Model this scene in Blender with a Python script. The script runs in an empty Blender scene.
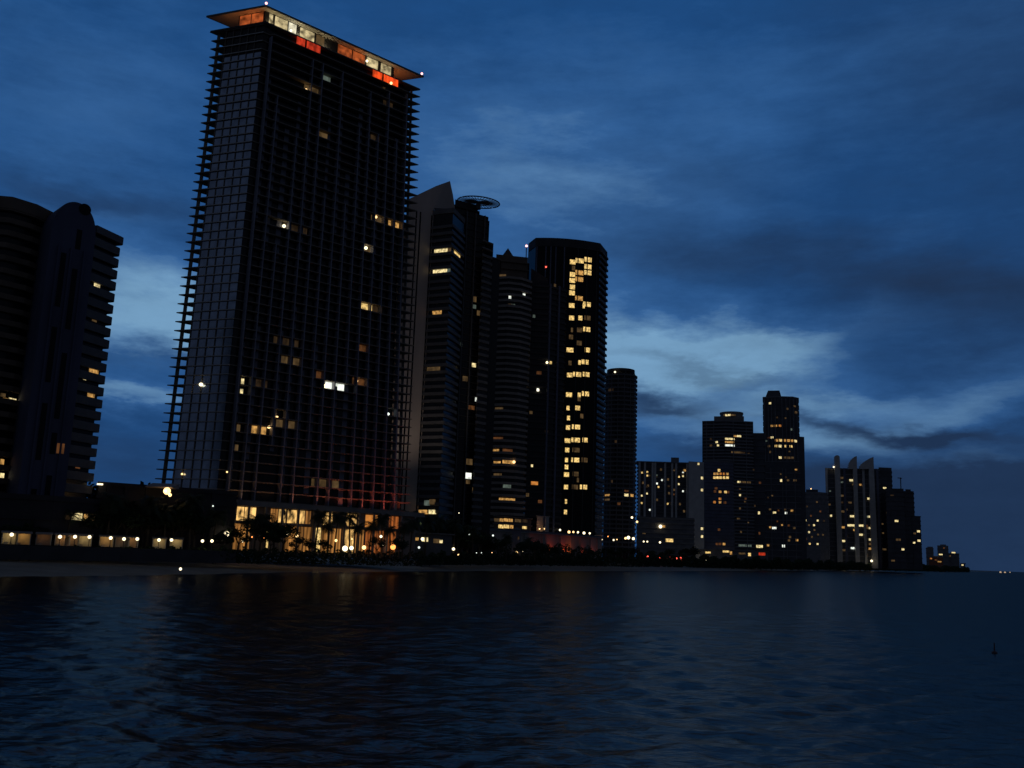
import bpy, math, random
import numpy as np
random.seed(11)
S = bpy.context.scene
COL = S.collection
PI = math.pi
R = math.radians

# ------------------------------------------------------------------ camera
F, PITCH, ROLL, CAMH = 930.0, R(10.36), R(2.0), 7.0
_cp, _sp, _cr, _sr = math.cos(PITCH), math.sin(PITCH), math.cos(ROLL), math.sin(ROLL)

def ray(px, py):
    u, v = px - 512.0, 384.0 - py
    x, y = u * _cr - v * _sr, u * _sr + v * _cr
    return x, F * _cp - y * _sp, F * _sp + y * _cp

def at(px, py, d):
    """world point seen at a pixel, d metres away over the ground"""
    x, y, z = ray(px, py)
    h = math.hypot(x, y)
    return (x / h * d, y / h * d, CAMH + z / h * d)

def xy(px, py, d):
    return at(px, py, d)[:2]

def zat(px, py, d):
    return at(px, py, d)[2]

def project(p):
    x, y, z = p[0], p[1], p[2] - CAMH
    f_ = y * _cp + z * _sp; v_ = -y * _sp + z * _cp
    X, Y = x / f_ * F, v_ / f_ * F
    u, v = X * _cr + Y * _sr, -X * _sr + Y * _cr
    return u + 512.0, 384.0 - v

cam = bpy.data.cameras.new('camera')
cam.sensor_width = 36.0
cam.lens = F / 1024.0 * 36.0
cam.clip_start = 0.1
cam.clip_end = 60000
camo = bpy.data.objects.new('camera', cam)
COL.objects.link(camo)
from mathutils import Matrix, Vector
fwd = Vector((0, _cp, _sp)); up0 = Vector((0, -_sp, _cp)); rt0 = Vector((1, 0, 0))
# image x axis / y axis in the world
rt = rt0 * _cr + up0 * _sr
up = -rt0 * _sr + up0 * _cr
M = Matrix((rt, up, -fwd)).transposed().to_4x4()
M.translation = (0, 0, CAMH)
camo.matrix_world = M
S.camera = camo

# ------------------------------------------------------------------ materials
def newmat(name):
    m = bpy.data.materials.new(name); m.use_nodes = True
    nt = m.node_tree
    b = nt.nodes['Principled BSDF']
    return m, nt, b

def surf(name, col, rough=0.7, var=0.25, scale=0.3, bump=0.0, spec=0.5, metal=0.0, stretch=(1, 1, 1)):
    m, nt, b = newmat(name)
    tc = nt.nodes.new('ShaderNodeTexCoord')
    mp = nt.nodes.new('ShaderNodeMapping'); mp.inputs['Scale'].default_value = stretch
    nt.links.new(tc.outputs['Object'], mp.inputs['Vector'])
    n = nt.nodes.new('ShaderNodeTexNoise'); n.inputs['Scale'].default_value = scale
    n.inputs['Detail'].default_value = 5
    nt.links.new(mp.outputs['Vector'], n.inputs['Vector'])
    r = nt.nodes.new('ShaderNodeValToRGB')
    r.color_ramp.elements[0].position = .25; r.color_ramp.elements[1].position = .75
    r.color_ramp.elements[0].color = [c * (1 - var) for c in col] + [1]
    r.color_ramp.elements[1].color = [min(1, c * (1 + var)) for c in col] + [1]
    nt.links.new(n.outputs['Fac'], r.inputs['Fac'])
    nt.links.new(r.outputs['Color'], b.inputs['Base Color'])
    b.inputs['Roughness'].default_value = rough
    b.inputs['Metallic'].default_value = metal
    b.inputs['Specular IOR Level'].default_value = spec
    if bump:
        bp = nt.nodes.new('ShaderNodeBump'); bp.inputs['Strength'].default_value = bump
        nt.links.new(n.outputs['Fac'], bp.inputs['Height']); nt.links.new(bp.outputs['Normal'], b.inputs['Normal'])
    return m

def glow(name, col, strength, vary=0.6, stretch=(0.5, 0.5, 0.35), scale=1.0):
    """a lit room behind glass: uneven warm light, part curtained"""
    m, nt, b = newmat(name)
    b.inputs['Base Color'].default_value = (.03, .03, .03, 1)
    b.inputs['Roughness'].default_value = .3
    tc = nt.nodes.new('ShaderNodeTexCoord')
    mp = nt.nodes.new('ShaderNodeMapping'); mp.inputs['Scale'].default_value = stretch
    nt.links.new(tc.outputs['Object'], mp.inputs['Vector'])
    n = nt.nodes.new('ShaderNodeTexNoise'); n.inputs['Scale'].default_value = scale
    n.inputs['Detail'].default_value = 3
    nt.links.new(mp.outputs['Vector'], n.inputs['Vector'])
    mr = nt.nodes.new('ShaderNodeMapRange')
    mr.inputs['From Min'].default_value = .35; mr.inputs['From Max'].default_value = .65
    mr.inputs['To Min'].default_value = strength * (1 - vary); mr.inputs['To Max'].default_value = strength * (1 + vary)
    nt.links.new(n.outputs['Fac'], mr.inputs['Value'])
    b.inputs['Emission Color'].default_value = (*col, 1)
    nt.links.new(mr.outputs['Result'], b.inputs['Emission Strength'])
    return m

MT = {
    'hazed_wall': surf('hazed_wall', (.085, .09, .105), .6, .3, .1),  # far tower walls, haze put into the colour by lightening it
    'night_stucco': surf('night_stucco', (.085, .095, .16), .85, .3, .15, stretch=(1, 1, .3)),
    'hazed_grey': surf('hazed_grey', (.22, .22, .235), .85, .25, .2),  # slabs and roofs of the far buildings, grey raised in place of haze
    'concrete': surf('concrete', (.26, .25, .24), .85, .25, .25),
    'grey_concrete': surf('grey_concrete', (.15, .15, .155), .85, .25, .25),
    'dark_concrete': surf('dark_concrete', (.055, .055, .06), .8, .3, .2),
    'white_paint': surf('white_paint', (.6, .59, .57), .75, .15, .2),
    'tan_stucco': surf('tan_stucco', (.36, .30, .255), .85, .2, .12, stretch=(1, 1, .2)),
    'pale_stucco': surf('pale_stucco', (.52, .45, .40), .85, .15, .12, stretch=(1, 1, .2)),
    'brown_stucco': surf('brown_stucco', (.16, .12, .09), .85, .25, .2),
    'grey_blue_stucco': surf('grey_blue_stucco', (.27, .28, .35), .85, .2, .2),
    'blue_stucco': surf('blue_stucco', (.17, .18, .24), .85, .2, .2),
    'dark_glass': surf('dark_glass', (.010, .011, .014), .22, .4, .35, spec=.35),
    'face_glass': surf('face_glass', (.36, .44, .56), .16, .25, .35, metal=.85),
    'tan_steel': surf('tan_steel', (.22, .19, .155), .7, .2, .5),
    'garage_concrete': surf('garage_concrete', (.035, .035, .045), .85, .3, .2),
    'black_glass': surf('black_glass', (.006, .006, .008), .25, .3, .4, spec=.2),
    'metal': surf('grey_metal', (.10, .10, .11), .45, .2, 1.0, metal=.6),
    'steel': surf('roof_steel', (.12, .12, .125), .6, .2, .5),
    'soffit': surf('soffit_paint', (.62, .60, .55), .8, .15, .3),
    'sand': surf('sand', (.30, .27, .215), .95, .25, .12, bump=.3),
    'soil': surf('lawn_and_paving', (.06, .065, .05), .95, .4, .05),
    'bark': surf('bark', (.10, .08, .06), .9, .3, 3),
    'leaf': surf('leaf', (.035, .055, .028), .8, .5, .9, spec=.1),
    'palm_leaf': surf('palm_leaf', (.045, .065, .03), .6, .4, 1.5, spec=.3),
    'canvas': surf('canvas', (.5, .48, .44), .9, .15, 1),
    'reddish_wall': surf('reddish_wall', (.32, .13, .08), .85, .25, .2),  # reddish base colour for one far block
    'buoy': surf('buoy_paint', (.10, .06, .07), .6, .3, 2),
}
G = {
    'warm': glow('lit_room_warm', (1.0, .67, .23), .80, .55, (1.0, 1.0, .8)),
    'warm2': glow('lit_room_amber', (1.0, .52, .14), .45, .6, (1.0, 1.0, .8)),
    'pale': glow('lit_room_pale', (1.0, .80, .38), .85, .55, (1.0, 1.0, .8)),
    'white': glow('lit_room_white', (.95, 1.0, .88), .95, .4),
    'dim': glow('lit_room_dim', (1.0, .60, .24), .065, .5),
    'dimmer': glow('lit_room_faint', (1.0, .58, .26), .022, .5),
    'dimcool': glow('lit_room_faint_cool', (.7, .9, .75), .09, .5),
    'orange': glow('lit_room_orange', (1.0, .36, .07), .40, .5),
    'dimorange': glow('lit_room_dim_orange', (1.0, .38, .12), .075, .5),
    'drape': glow('lit_drapes', (1.0, .42, .10), .26, .85, (1.1, 1.1, .05)),
    'drape2': glow('lit_drapes_orange', (1.0, .27, .055), .22, .85, (1.1, 1.1, .05)),
    'lobby': glow('lobby_light', (1.0, .58, .18), .66, 1.0, (.6, .6, .35)),
    'red': glow('red_terrace_light', (1.0, .07, .022), .42, .5, (.8, .8, .4)),
    'redor': glow('red_orange_terrace_light', (1.0, .085, .012), .85, .5, (.8, .8, .4)),
    'pent': glow('penthouse_light', (1.0, .80, .42), .45, .75, (.45, .45, .5)),
    'pentwhite': glow('penthouse_bright_light', (1.0, .92, .66), .75, .6, (.5, .5, .5)),
    'pentor': glow('penthouse_orange_light', (1.0, .20, .045), .30, .75, (.35, .35, .35)),
}
def lampmat(name, col, s):
    m, nt, b = newmat(name)
    b.inputs['Base Color'].default_value = (.8, .8, .8, 1)
    b.inputs['Emission Color'].default_value = (*col, 1)
    b.inputs['Emission Strength'].default_value = s
    return m
L = {
    'white': lampmat('lamp_white', (1, .84, .52), 2.4),
    'cool': lampmat('lamp_cool', (.85, .95, .85), 1.6),
    'warm': lampmat('lamp_warm', (1, .62, .25), 2.4),
    'faint': lampmat('lamp_faint', (1, .7, .4), .5),
    'orange': lampmat('lamp_orange', (1, .32, .07), 2.5),
    'red': lampmat('lamp_red', (1, .10, .06), 2.6),
    'beacon': lampmat('beacon_red', (1, .45, .42), 3.2),
}

# ------------------------------------------------------------------ mesh helpers
class MB:
    def __init__(s): s.v = []; s.f = []
    def prism(s, poly, z0, z1, cap=True):
        """poly: plan outline (counter-clockwise); z0, z1 numbers or lists per vertex"""
        n = len(poly); o = len(s.v)
        a = z0 if isinstance(z0, (list, tuple)) else [z0] * n
        b = z1 if isinstance(z1, (list, tuple)) else [z1] * n
        s.v += [(p[0], p[1], a[i]) for i, p in enumerate(poly)] + [(p[0], p[1], b[i]) for i, p in enumerate(poly)]
        for i in range(n):
            j = (i + 1) % n
            s.f.append((o + i, o + j, o + n + j, o + n + i))
        if cap:
            s.f.append(tuple(o + i for i in range(n))[::-1]); s.f.append(tuple(o + n + i for i in range(n)))
        return s
    def ring(s, outer, inner, z0, z1):
        n = len(outer); o = len(s.v)
        for P, z in ((outer, z0), (outer, z1), (inner, z1), (inner, z0)):
            s.v += [(p[0], p[1], z) for p in P]
        for i in range(n):
            j = (i + 1) % n
            for k in range(4):
                q = (k + 1) % 4
                s.f.append((o + k * n + i, o + k * n + j, o + q * n + j, o + q * n + i))
        return s
    def wallbox(s, a, b, z0, z1, out, inn):
        """box along plan segment a-b, reaching `out` to its right-hand side and `inn` to the left"""
        dx, dy = b[0] - a[0], b[1] - a[1]; l = math.hypot(dx, dy) or 1
        nx, ny = dy / l, -dx / l
        P = [(a[0] + nx * out, a[1] + ny * out), (b[0] + nx * out, b[1] + ny * out),
             (b[0] - nx * inn, b[1] - ny * inn), (a[0] - nx * inn, a[1] - ny * inn)]
        return s.prism(P, z0, z1)
    def extrude(s, prof, nrm, t):
        """prof: 3-d outline in a plane, extruded by t along nrm"""
        n = len(prof); o = len(s.v)
        s.v += [tuple(p) for p in prof] + [(p[0] + nrm[0] * t, p[1] + nrm[1] * t, p[2] + nrm[2] * t) for p in prof]
        for i in range(n):
            j = (i + 1) % n
            s.f.append((o + i, o + j, o + n + j, o + n + i))
        s.f.append(tuple(o + i for i in range(n))[::-1]); s.f.append(tuple(o + n + i for i in range(n)))
        return s
    def tube(s, pts, rad, n=6):
        o = len(s.v); k = len(pts)
        for i, p in enumerate(pts):
            q = pts[min(i + 1, k - 1)]; w = pts[max(i - 1, 0)]
            d = Vector(q) - Vector(w); d.normalize()
            a = d.orthogonal().normalized(); b = d.cross(a)
            r = rad[i] if isinstance(rad, (list, tuple)) else rad
            for m in range(n):
                t = 2 * PI * m / n
                c = Vector(p) + (a * math.cos(t) + b * math.sin(t)) * r
                s.v.append(tuple(c))
        for i in range(k - 1):
            for m in range(n):
                q = (m + 1) % n
                s.f.append((o + i * n + m, o + i * n + q, o + (i + 1) * n + q, o + (i + 1) * n + m))
        s.f.append(tuple(o + m for m in range(n))[::-1]); s.f.append(tuple(o + (k - 1) * n + m for m in range(n)))
        return s
    def ball(s, c, r, nu=10, nv=6, sz=1.0):
        o = len(s.v)
        s.v.append((c[0], c[1], c[2] - r * sz))
        for i in range(1, nv):
            ph = -PI / 2 + PI * i / nv
            for k in range(nu):
                t = 2 * PI * k / nu
                s.v.append((c[0] + r * math.cos(ph) * math.cos(t), c[1] + r * math.cos(ph) * math.sin(t), c[2] + r * sz * math.sin(ph)))
        s.v.append((c[0], c[1], c[2] + r * sz)); e = len(s.v) - 1
        for k in range(nu):
            q = (k + 1) % nu
            s.f.append((o, o + 1 + q, o + 1 + k))
            s.f.append((e, o + 1 + (nv - 2) * nu + k, o + 1 + (nv - 2) * nu + q))
            for i in range(nv - 2):
                s.f.append((o + 1 + i * nu + k, o + 1 + i * nu + q, o + 1 + (i + 1) * nu + q, o + 1 + (i + 1) * nu + k))
        return s
    def quad(s, a, b, c, d):
        o = len(s.v); s.v += [a, b, c, d]; s.f.append((o, o + 1, o + 2, o + 3)); return s
    def mesh(s, name, mat, org=(0, 0, 0)):
        me = bpy.data.meshes.new(name)
        me.from_pydata([(v[0] - org[0], v[1] - org[1], v[2] - org[2]) for v in s.v], [], s.f)
        import bmesh
        bm = bmesh.new(); bm.from_mesh(me); bmesh.ops.recalc_face_normals(bm, faces=bm.faces); bm.to_mesh(me); bm.free()
        me.materials.append(mat); me.update()
        return me
    def build(s, name, mat, parent=None, org=None):
        if org is None:
            org = root_of(parent).location if parent is not None else (0, 0, 0)
        o = bpy.data.objects.new(name, s.mesh(name, mat, org))
        COL.objects.link(o)
        if parent is not None: o.parent = parent
        else: o.location = org
        return o

def root_of(o):
    while o.parent is not None: o = o.parent
    return o

def tag(o, label=None, cat=None, group=None, kind=None):
    for k, v in (('label', label), ('category', cat), ('group', group), ('kind', kind)):
        if v: o[k] = v
    return o

def thing(name, label, cat, loc, group=None):
    o = bpy.data.objects.new(name, None); COL.objects.link(o)
    o.empty_display_size = .5
    o.location = loc
    return tag(o, label, cat, group)

def dup(root, loc, rz=0.0, sc=1.0, label=None, group=None):
    r = root.copy(); COL.objects.link(r); r.location = loc; r.rotation_euler = (0, 0, rz); r.scale = (sc, sc, sc)
    if label: r['label'] = label
    if group: r['group'] = group
    for ch in list(root.children):
        c = ch.copy(); COL.objects.link(c); c.parent = r
        for g in list(ch.children):
            e = g.copy(); COL.objects.link(e); e.parent = c
    return r

ORD = ['first', 'second', 'third', 'fourth', 'fifth', 'sixth', 'seventh', 'eighth', 'ninth', 'tenth', 'eleventh', 'twelfth',
       'thirteenth', 'fourteenth', 'fifteenth', 'sixteenth', 'seventeenth', 'eighteenth', 'nineteenth', 'twentieth']

def ccw(P):
    a = sum(P[i][0] * P[(i + 1) % len(P)][1] - P[(i + 1) % len(P)][0] * P[i][1] for i in range(len(P)))
    return list(P) if a > 0 else list(P)[::-1]

def offset(P, o):
    """grow a counter-clockwise outline by o"""
    n = len(P); out = []
    L_ = []
    for i in range(n):
        a, b = P[i], P[(i + 1) % n]
        dx, dy = b[0] - a[0], b[1] - a[1]; l = math.hypot(dx, dy)
        nx, ny = dy / l, -dx / l
        w = o[i] if isinstance(o, (list, tuple)) else o
        L_.append(((a[0] + nx * w, a[1] + ny * w), (dx / l, dy / l)))
    for i in range(n):
        (p, d), (q, e) = L_[i - 1], L_[i]
        den = d[0] * e[1] - d[1] * e[0]
        if abs(den) < 1e-4: out.append(q); continue
        t = ((q[0] - p[0]) * e[1] - (q[1] - p[1]) * e[0]) / den
        t_ = max(-400, min(400, t))
        out.append((p[0] + d[0] * t_, p[1] + d[1] * t_))
    return out

def cen(P):
    return (sum(p[0] for p in P) / len(P), sum(p[1] for p in P) / len(P))

def away(p, k):
    """push a plan point k metres further from the camera"""
    h = math.hypot(p[0], p[1]); return (p[0] * (h + k) / h, p[1] * (h + k) / h)

def block(pts, depth):
    """plan outline: front points (px, py, d) seen left to right, closed `depth` metres behind"""
    f = [xy(*p) for p in pts]
    return ccw(f + [away(p, depth) for p in f[::-1]]) if len(f) == 2 else ccw(f + [away(f[-1], depth), away(f[0], depth)])

def seg_hit(px, py, a, b):
    """where the pixel's vertical plane cuts plan line a-b: (t along a-b, distance)"""
    r = ray(px, py); h = math.hypot(r[0], r[1]); ux, uy = r[0] / h, r[1] / h
    dx, dy = b[0] - a[0], b[1] - a[1]
    den = ux * dy - uy * dx
    if abs(den) < 1e-9: return None
    t = (uy * a[0] - ux * a[1]) / den
    s = (a[0] + t * dx) * ux + (a[1] + t * dy) * uy
    return t, s

class Bld:
    """one building: an Empty with parts"""
    def __init__(s, name, label, poly, z0, z1, fh, cat='tower'):
        c = cen(poly); s.root = thing(name, label, cat, (c[0], c[1], z0))
        s.poly, s.z0, s.z1, s.fh = poly, z0, z1, fh
    def part(s, name, mat, mb, parent=None):
        return mb.build(name, MT[mat] if isinstance(mat, str) else mat, parent or s.root)
    def walls(s, mat, name='wall'):
        return s.part(name, mat, MB().prism(s.poly, s.z0, s.z1))
    def slabs(s, mat, over, th=.3, rail=0.0, first=1, last=None, step=1, inset=.25, poly=None, name='balcony'):
        P0 = poly or s.poly
        n = int((s.z1 - s.z0) / s.fh + 1e-6)
        last = n if last is None else last
        O = offset(P0, over); I = offset(O, -inset)
        for k in range(first, last + 1, step):
            z = s.z0 + k * s.fh
            m = MB().prism(O, z - th, z)
            if rail: m.ring(O, I, z + .004, z + rail)
            s.part(name, mat, m)
    def fins(s, mat, where, over, wid=.4, z0=None, z1=None, name='fin'):
        """vertical fins at pixel columns (px, py)"""
        for w in where:
            h = s.hit(w[0], w[1])
            if not h: continue
            e, t, d = h
            a, b = s.poly[e], s.poly[(e + 1) % len(s.poly)]
            l = math.hypot(b[0] - a[0], b[1] - a[1])
            u = ((b[0] - a[0]) / l, (b[1] - a[1]) / l)
            c = (a[0] + u[0] * t * l, a[1] + u[1] * t * l)
            za = w[2] if len(w) > 2 else (s.z0 if z0 is None else z0)
            zb = w[3] if len(w) > 3 else (s.z1 if z1 is None else z1)
            p = (c[0] - u[0] * wid / 2, c[1] - u[1] * wid / 2); q = (c[0] + u[0] * wid / 2, c[1] + u[1] * wid / 2)
            s.part(name, mat, MB().wallbox(p, q, za, zb, over, .05))
    def hit(s, px, py):
        best = None; n = len(s.poly)
        for i in range(n):
            a, b = s.poly[i], s.poly[(i + 1) % n]
            h = seg_hit(px, py, a, b)
            if h and -1e-6 <= h[0] <= 1 + 1e-6 and h[1] > 0 and (best is None or h[1] < best[2]): best = (i, h[0], h[1])
        return best
    def lit(s, lst, snap=True, proud=.05):
        """lit windows: (px, py, width px, height px, glow)"""
        for w in lst:
            px, py, wp, hp, g = w
            h = s.hit(px, py)
            if not h: print('window misses', s.root['label'], px, py); continue
            e, t, d = h
            a, b = s.poly[e], s.poly[(e + 1) % len(s.poly)]
            l = math.hypot(b[0] - a[0], b[1] - a[1])
            u = ((b[0] - a[0]) / l, (b[1] - a[1]) / l)
            view = ray(px, py); vh = math.hypot(view[0], view[1])
            cosi = abs((view[0] * u[1] - view[1] * u[0]) / vh)
            cw = max(.25, cosi)
            z = zat(px, py, d)
            el = math.atan2(z - CAMH, d)
            wm = max(.7, wp * d / math.cos(el) / F / cw); hm = max(.8, min(s.fh - .5, hp * d / F / math.cos(el) ** 2))
            if snap:
                k = math.floor((z - s.z0) / s.fh)
                zl = s.z0 + k * s.fh + .1; zh = zl + s.fh - .45
                zc = min(max(z, zl + hm / 2), zh - hm / 2) if zh - zl > hm else (zl + zh) / 2
            else: zc = z
            tc = min(max(t * l, wm / 2), l - wm / 2) if l > wm else l / 2
            c = (a[0] + u[0] * tc, a[1] + u[1] * tc)
            p = (c[0] - u[0] * wm / 2, c[1] - u[1] * wm / 2); q = (c[0] + u[0] * wm / 2, c[1] + u[1] * wm / 2)
            s.part('window', G[g], MB().wallbox(p, q, zc - hm / 2, zc + hm / 2, proud, .05))
    def lamps(s, lst):
        for px, py, rp, g, out in lst:
            h = s.hit(px, py)
            if not h: print('lamp misses', s.root['label'], px, py); continue
            d = h[2] - out; r = rp * d / F
            p = at(px, py, d)
            s.part('lamp', L[g], MB().ball(p, r))

GZ = 4.6   # level of the ground behind the beach

# ================================================================== setting
shore = [(-260, -420), (-180, -150), (-128, 30), (-88, 166), (-75, 202), (-57, 267), (-10, 375), (77, 544), (331, 1066), (1204, 2889),
         (2700, 5500), (9000, 16800), (16000, 29800)]
def inland(i):
    a = shore[max(0, i - 1)]; b = shore[min(len(shore) - 1, i + 1)]
    dx, dy = b[0] - a[0], b[1] - a[1]; l = math.hypot(dx, dy)
    return (-dy / l, dx / l)
def shore_pts(n):
    """smooth resampled shoreline with inland normals"""
    out = []
    for i in range(len(shore) - 1):
        p0 = shore[max(0, i - 1)]; p1 = shore[i]; p2 = shore[i + 1]; p3 = shore[min(len(shore) - 1, i + 2)]
        for k in range(n):
            t = k / n
            f = lambda a, b, c, d: .5 * (2 * b + (c - a) * t + (2 * a - 5 * b + 4 * c - d) * t * t + (-a + 3 * b - 3 * c + d) * t ** 3)
            m1, m2 = inland(i), inland(i + 1)
            nx, ny = m1[0] * (1 - t) + m2[0] * t, m1[1] * (1 - t) + m2[1] * t
            l = math.hypot(nx, ny)
            if i >= 8: q = (p1[0] + (p2[0] - p1[0]) * t, p1[1] + (p2[1] - p1[1]) * t)
            else: q = (f(p0[0], p1[0], p2[0], p3[0]), f(p0[1], p1[1], p2[1], p3[1]))
            out.append((q, (nx / l, ny / l)))
    out.append((shore[-1], inland(len(shore) - 1)))
    return out
SP = shore_pts(10)
def strip(name, mat, prof, wob=0.0):
    m = MB(); k = len(prof)
    for i, (p, n) in enumerate(SP):
        w = wob * (math.sin(i * 1.7) + .6 * math.sin(i * .63 + 1))
        for o, z in prof:
            oo = o + (w if o < 30 else 0)
            m.v.append((p[0] + n[0] * oo, p[1] + n[1] * oo, z))
    for i in range(len(SP) - 1):
        for j in range(k - 1):
            a = i * k + j
            m.f.append((a, a + k, a + k + 1, a + 1))
    o = m.build(name, mat); tag(o, kind='structure'); return o
strip('beach', MT['sand'], [(-25, -1.5), (-2, -.1), (8, .75), (25, 1.6), (45, 2.3), (66, 2.9)], 1.2)
strip('ground', MT['soil'], [(66, 2.75), (70, 3.6), (76, GZ), (140, GZ), (300, GZ), (2500, GZ + 1), (12000, GZ + 2)])

def hash2(n):
    rng = np.random.RandomState(n); return rng
def water():
    rng = np.random.RandomState(5)
    az = np.concatenate([np.linspace(-180, -60, 24)[:-1], np.linspace(-60, -38, 30)[:-1], np.linspace(-38, 38, 620), np.linspace(38, 60, 30)[1:], np.linspace(60, 180, 24)[1:]])
    az = np.radians(az)
    r = np.concatenate([[0.5, 4, 9, 14], np.geomspace(16, 900, 520), np.geomspace(1000, 50000, 26)])
    A, Rr = np.meshgrid(az, r)
    X, Y = Rr * np.sin(A), Rr * np.cos(A)
    Z = np.zeros_like(X)
    spacing = np.maximum(np.gradient(r)[:, None] * np.ones_like(A), .02)
    main = R(262)
    for i in range(130):
        lam = math.exp(rng.uniform(math.log(.35), math.log(5.5)))
        th = main + rng.normal(0, .62)
        k = 2 * PI / lam
        amp = .0050 * lam ** .86 * rng.uniform(.5, 1.4)
        fade = np.clip((lam / spacing - 2.2) / 2.5, 0, 1)
        ph = rng.uniform(0, 2 * PI)
        q = k * (X * math.cos(th) + Y * math.sin(th)) + ph
        Z += amp * fade * (np.sin(q) + .25 * np.sin(2 * q + .5))
    nr, na = X.shape
    v = np.stack([X, Y, Z], -1).reshape(-1, 3)
    idx = np.arange(nr * na).reshape(nr, na)
    f = np.stack([idx[:-1, :-1], idx[:-1, 1:], idx[1:, 1:], idx[1:, :-1]], -1).reshape(-1, 4)[:, ::-1]
    me = bpy.data.meshes.new('sea')
    me.from_pydata(v.tolist(), [], f.tolist())
    me.polygons.foreach_set('use_smooth', [True] * len(me.polygons))
    m, nt, b = newmat('sea_water')
    tc = nt.nodes.new('ShaderNodeTexCoord')
    prev = None
    for sc, dist, st in ((.7, .22, 1.0), (1.8, .11, 1.0), (4.5, .05, 1.0)):
        mp = nt.nodes.new('ShaderNodeMapping'); mp.inputs['Scale'].default_value = (.42, 1.0, 1)
        mp.inputs['Rotation'].default_value = (0, 0, R(20))
        nt.links.new(tc.outputs['Object'], mp.inputs['Vector'])
        n = nt.nodes.new('ShaderNodeTexNoise'); n.inputs['Scale'].default_value = sc; n.inputs['Detail'].default_value = 3
        nt.links.new(mp.outputs['Vector'], n.inputs['Vector'])
        bp = nt.nodes.new('ShaderNodeBump'); bp.inputs['Distance'].default_value = dist; bp.inputs['Strength'].default_value = st
        nt.links.new(n.outputs['Fac'], bp.inputs['Height'])
        if prev: nt.links.new(prev.outputs['Normal'], bp.inputs['Normal'])
        prev = bp
    df = nt.nodes.new('ShaderNodeBsdfDiffuse'); df.inputs['Color'].default_value = (.003, .005, .008, 1)
    gl = nt.nodes.new('ShaderNodeBsdfGlossy'); gl.inputs['Color'].default_value = (.185, .185, .175, 1); gl.inputs['Roughness'].default_value = .24
    fr = nt.nodes.new('ShaderNodeFresnel'); fr.inputs['IOR'].default_value = 1.333
    mx = nt.nodes.new('ShaderNodeMixShader')
    for q in (df, gl, fr): nt.links.new(prev.outputs['Normal'], q.inputs['Normal'])
    nt.links.new(fr.outputs[0], mx.inputs[0]); nt.links.new(df.outputs[0], mx.inputs[1]); nt.links.new(gl.outputs[0], mx.inputs[2])
    nt.nodes.remove(b); nt.links.new(mx.outputs[0], nt.nodes['Material Output'].inputs['Surface'])
    me.materials.append(m)
    o = bpy.data.objects.new('sea', me); COL.objects.link(o); tag(o, kind='structure')
water()

# ================================================================== the tall lit-roof tower
D0 = 290.0
zr = zat(265, 6, D0)
C0 = xy(265, 6, D0)
aL = (-20.17, 6.98); aR = (47.23, 41.99)
lL, lR = math.hypot(*aL), math.hypot(*aR)
uL = (aL[0] / lL, aL[1] / lL); uR = (aR[0] / lR, aR[1] / lR)
def pl(s, t, base=C0):   # plan point s metres along the left face, t along the right face
    return (base[0] + uL[0] * s + uR[0] * t, base[1] + uL[1] * s + uR[1] * t)
FH = 2.91
def warp(p):
    """the tall tower widens towards its foot"""
    k = max(0.0, min(1.0, (zt - p[2]) / (zt - 8.0)))
    x, y = p[0] - C0[0], p[1] - C0[1]
    den = uL[0] * uR[1] - uL[1] * uR[0]
    a = (x * uR[1] - y * uR[0]) / den; b = (uL[0] * y - uL[1] * x) / den
    a2 = a + k * (2.0 + a * .155); b2 = b * (1 + k * .125)
    q = pl(a2, b2); return (q[0], q[1], p[2])
def unwarp_px(hit, px, py):
    """pixel to aim at so that the warped point lands on (px, py)"""
    x, y = px, py
    for _ in range(6):
        h = hit(x, y)
        if not h: break
        u, v = project(warp(at(x, y, h[2])))
        x += px - u; y += py - v
    return x, y
zt = zat(263, 22, D0)             # top deck
z20 = 20.0
nfl = int((zt - z20) / FH)
zb = zt - nfl * FH
core = ccw([pl(1.0, 1.3), pl(15.6, 1.3), pl(15.6, 56.8), pl(1.0, 56.8)])
T = Bld('condominium_tower', 'tallest dark tower with glowing orange roof terrace and thin floor slabs jutting out', core, GZ, zt - .2, FH)
T.z0 = zb
T.part('glass_wall', 'dark_glass', MB().prism(core, GZ, zt - .25))
# pale glass of the narrow left face, a panel per bay
for i in range(5):
    s0, s1 = 1.2 + i * 2.86, 1.2 + (i + 1) * 2.86 - .22
    T.part('glass_panel', 'face_glass', MB().wallbox(pl(s1, 1.3), pl(s0, 1.3), zb, zt - 9.8, .07, .02))
    T.part('mullion', 'tan_steel', MB().wallbox(pl(s1 + .22, 1.3), pl(s1 + .02, 1.3), GZ, zt - .3, .34, .02))
slab = ccw([pl(-.1, .55), pl(21.0, .55), pl(21.0, 62.6), pl(-.1, 62.6)])
for k in range(nfl + 1):
    z = zb + k * FH
    T.part('slab_edge', 'white_paint', MB().wallbox(pl(15.9, .8), pl(.6, .8), z - .30, z - .02, .07, -.003))
slab_side = ccw([pl(0.55, .8), pl(20.7, .8), pl(20.7, 62.2), pl(-1.0, 62.2), pl(-1.0, 3.2), pl(.55, 3.2)])
for k in range(nfl + 1):
    z = zb + k * FH
    T.part('floor_slab', 'tan_steel', MB().prism(slab_side, z - .32, z))
for s_, t_ in ((19.5, 2.2), (19.5, 22), (19.5, 42), (19.5, 60.8), (1.4, 60.8), (9.5, 60.8)):
    p = pl(s_, t_)
    T.part('column', 'tan_steel', MB().prism([(p[0] - .42, p[1] - .42), (p[0] + .42, p[1] - .42), (p[0] + .42, p[1] + .42), (p[0] - .42, p[1] + .42)], GZ, zt - .4))
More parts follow.
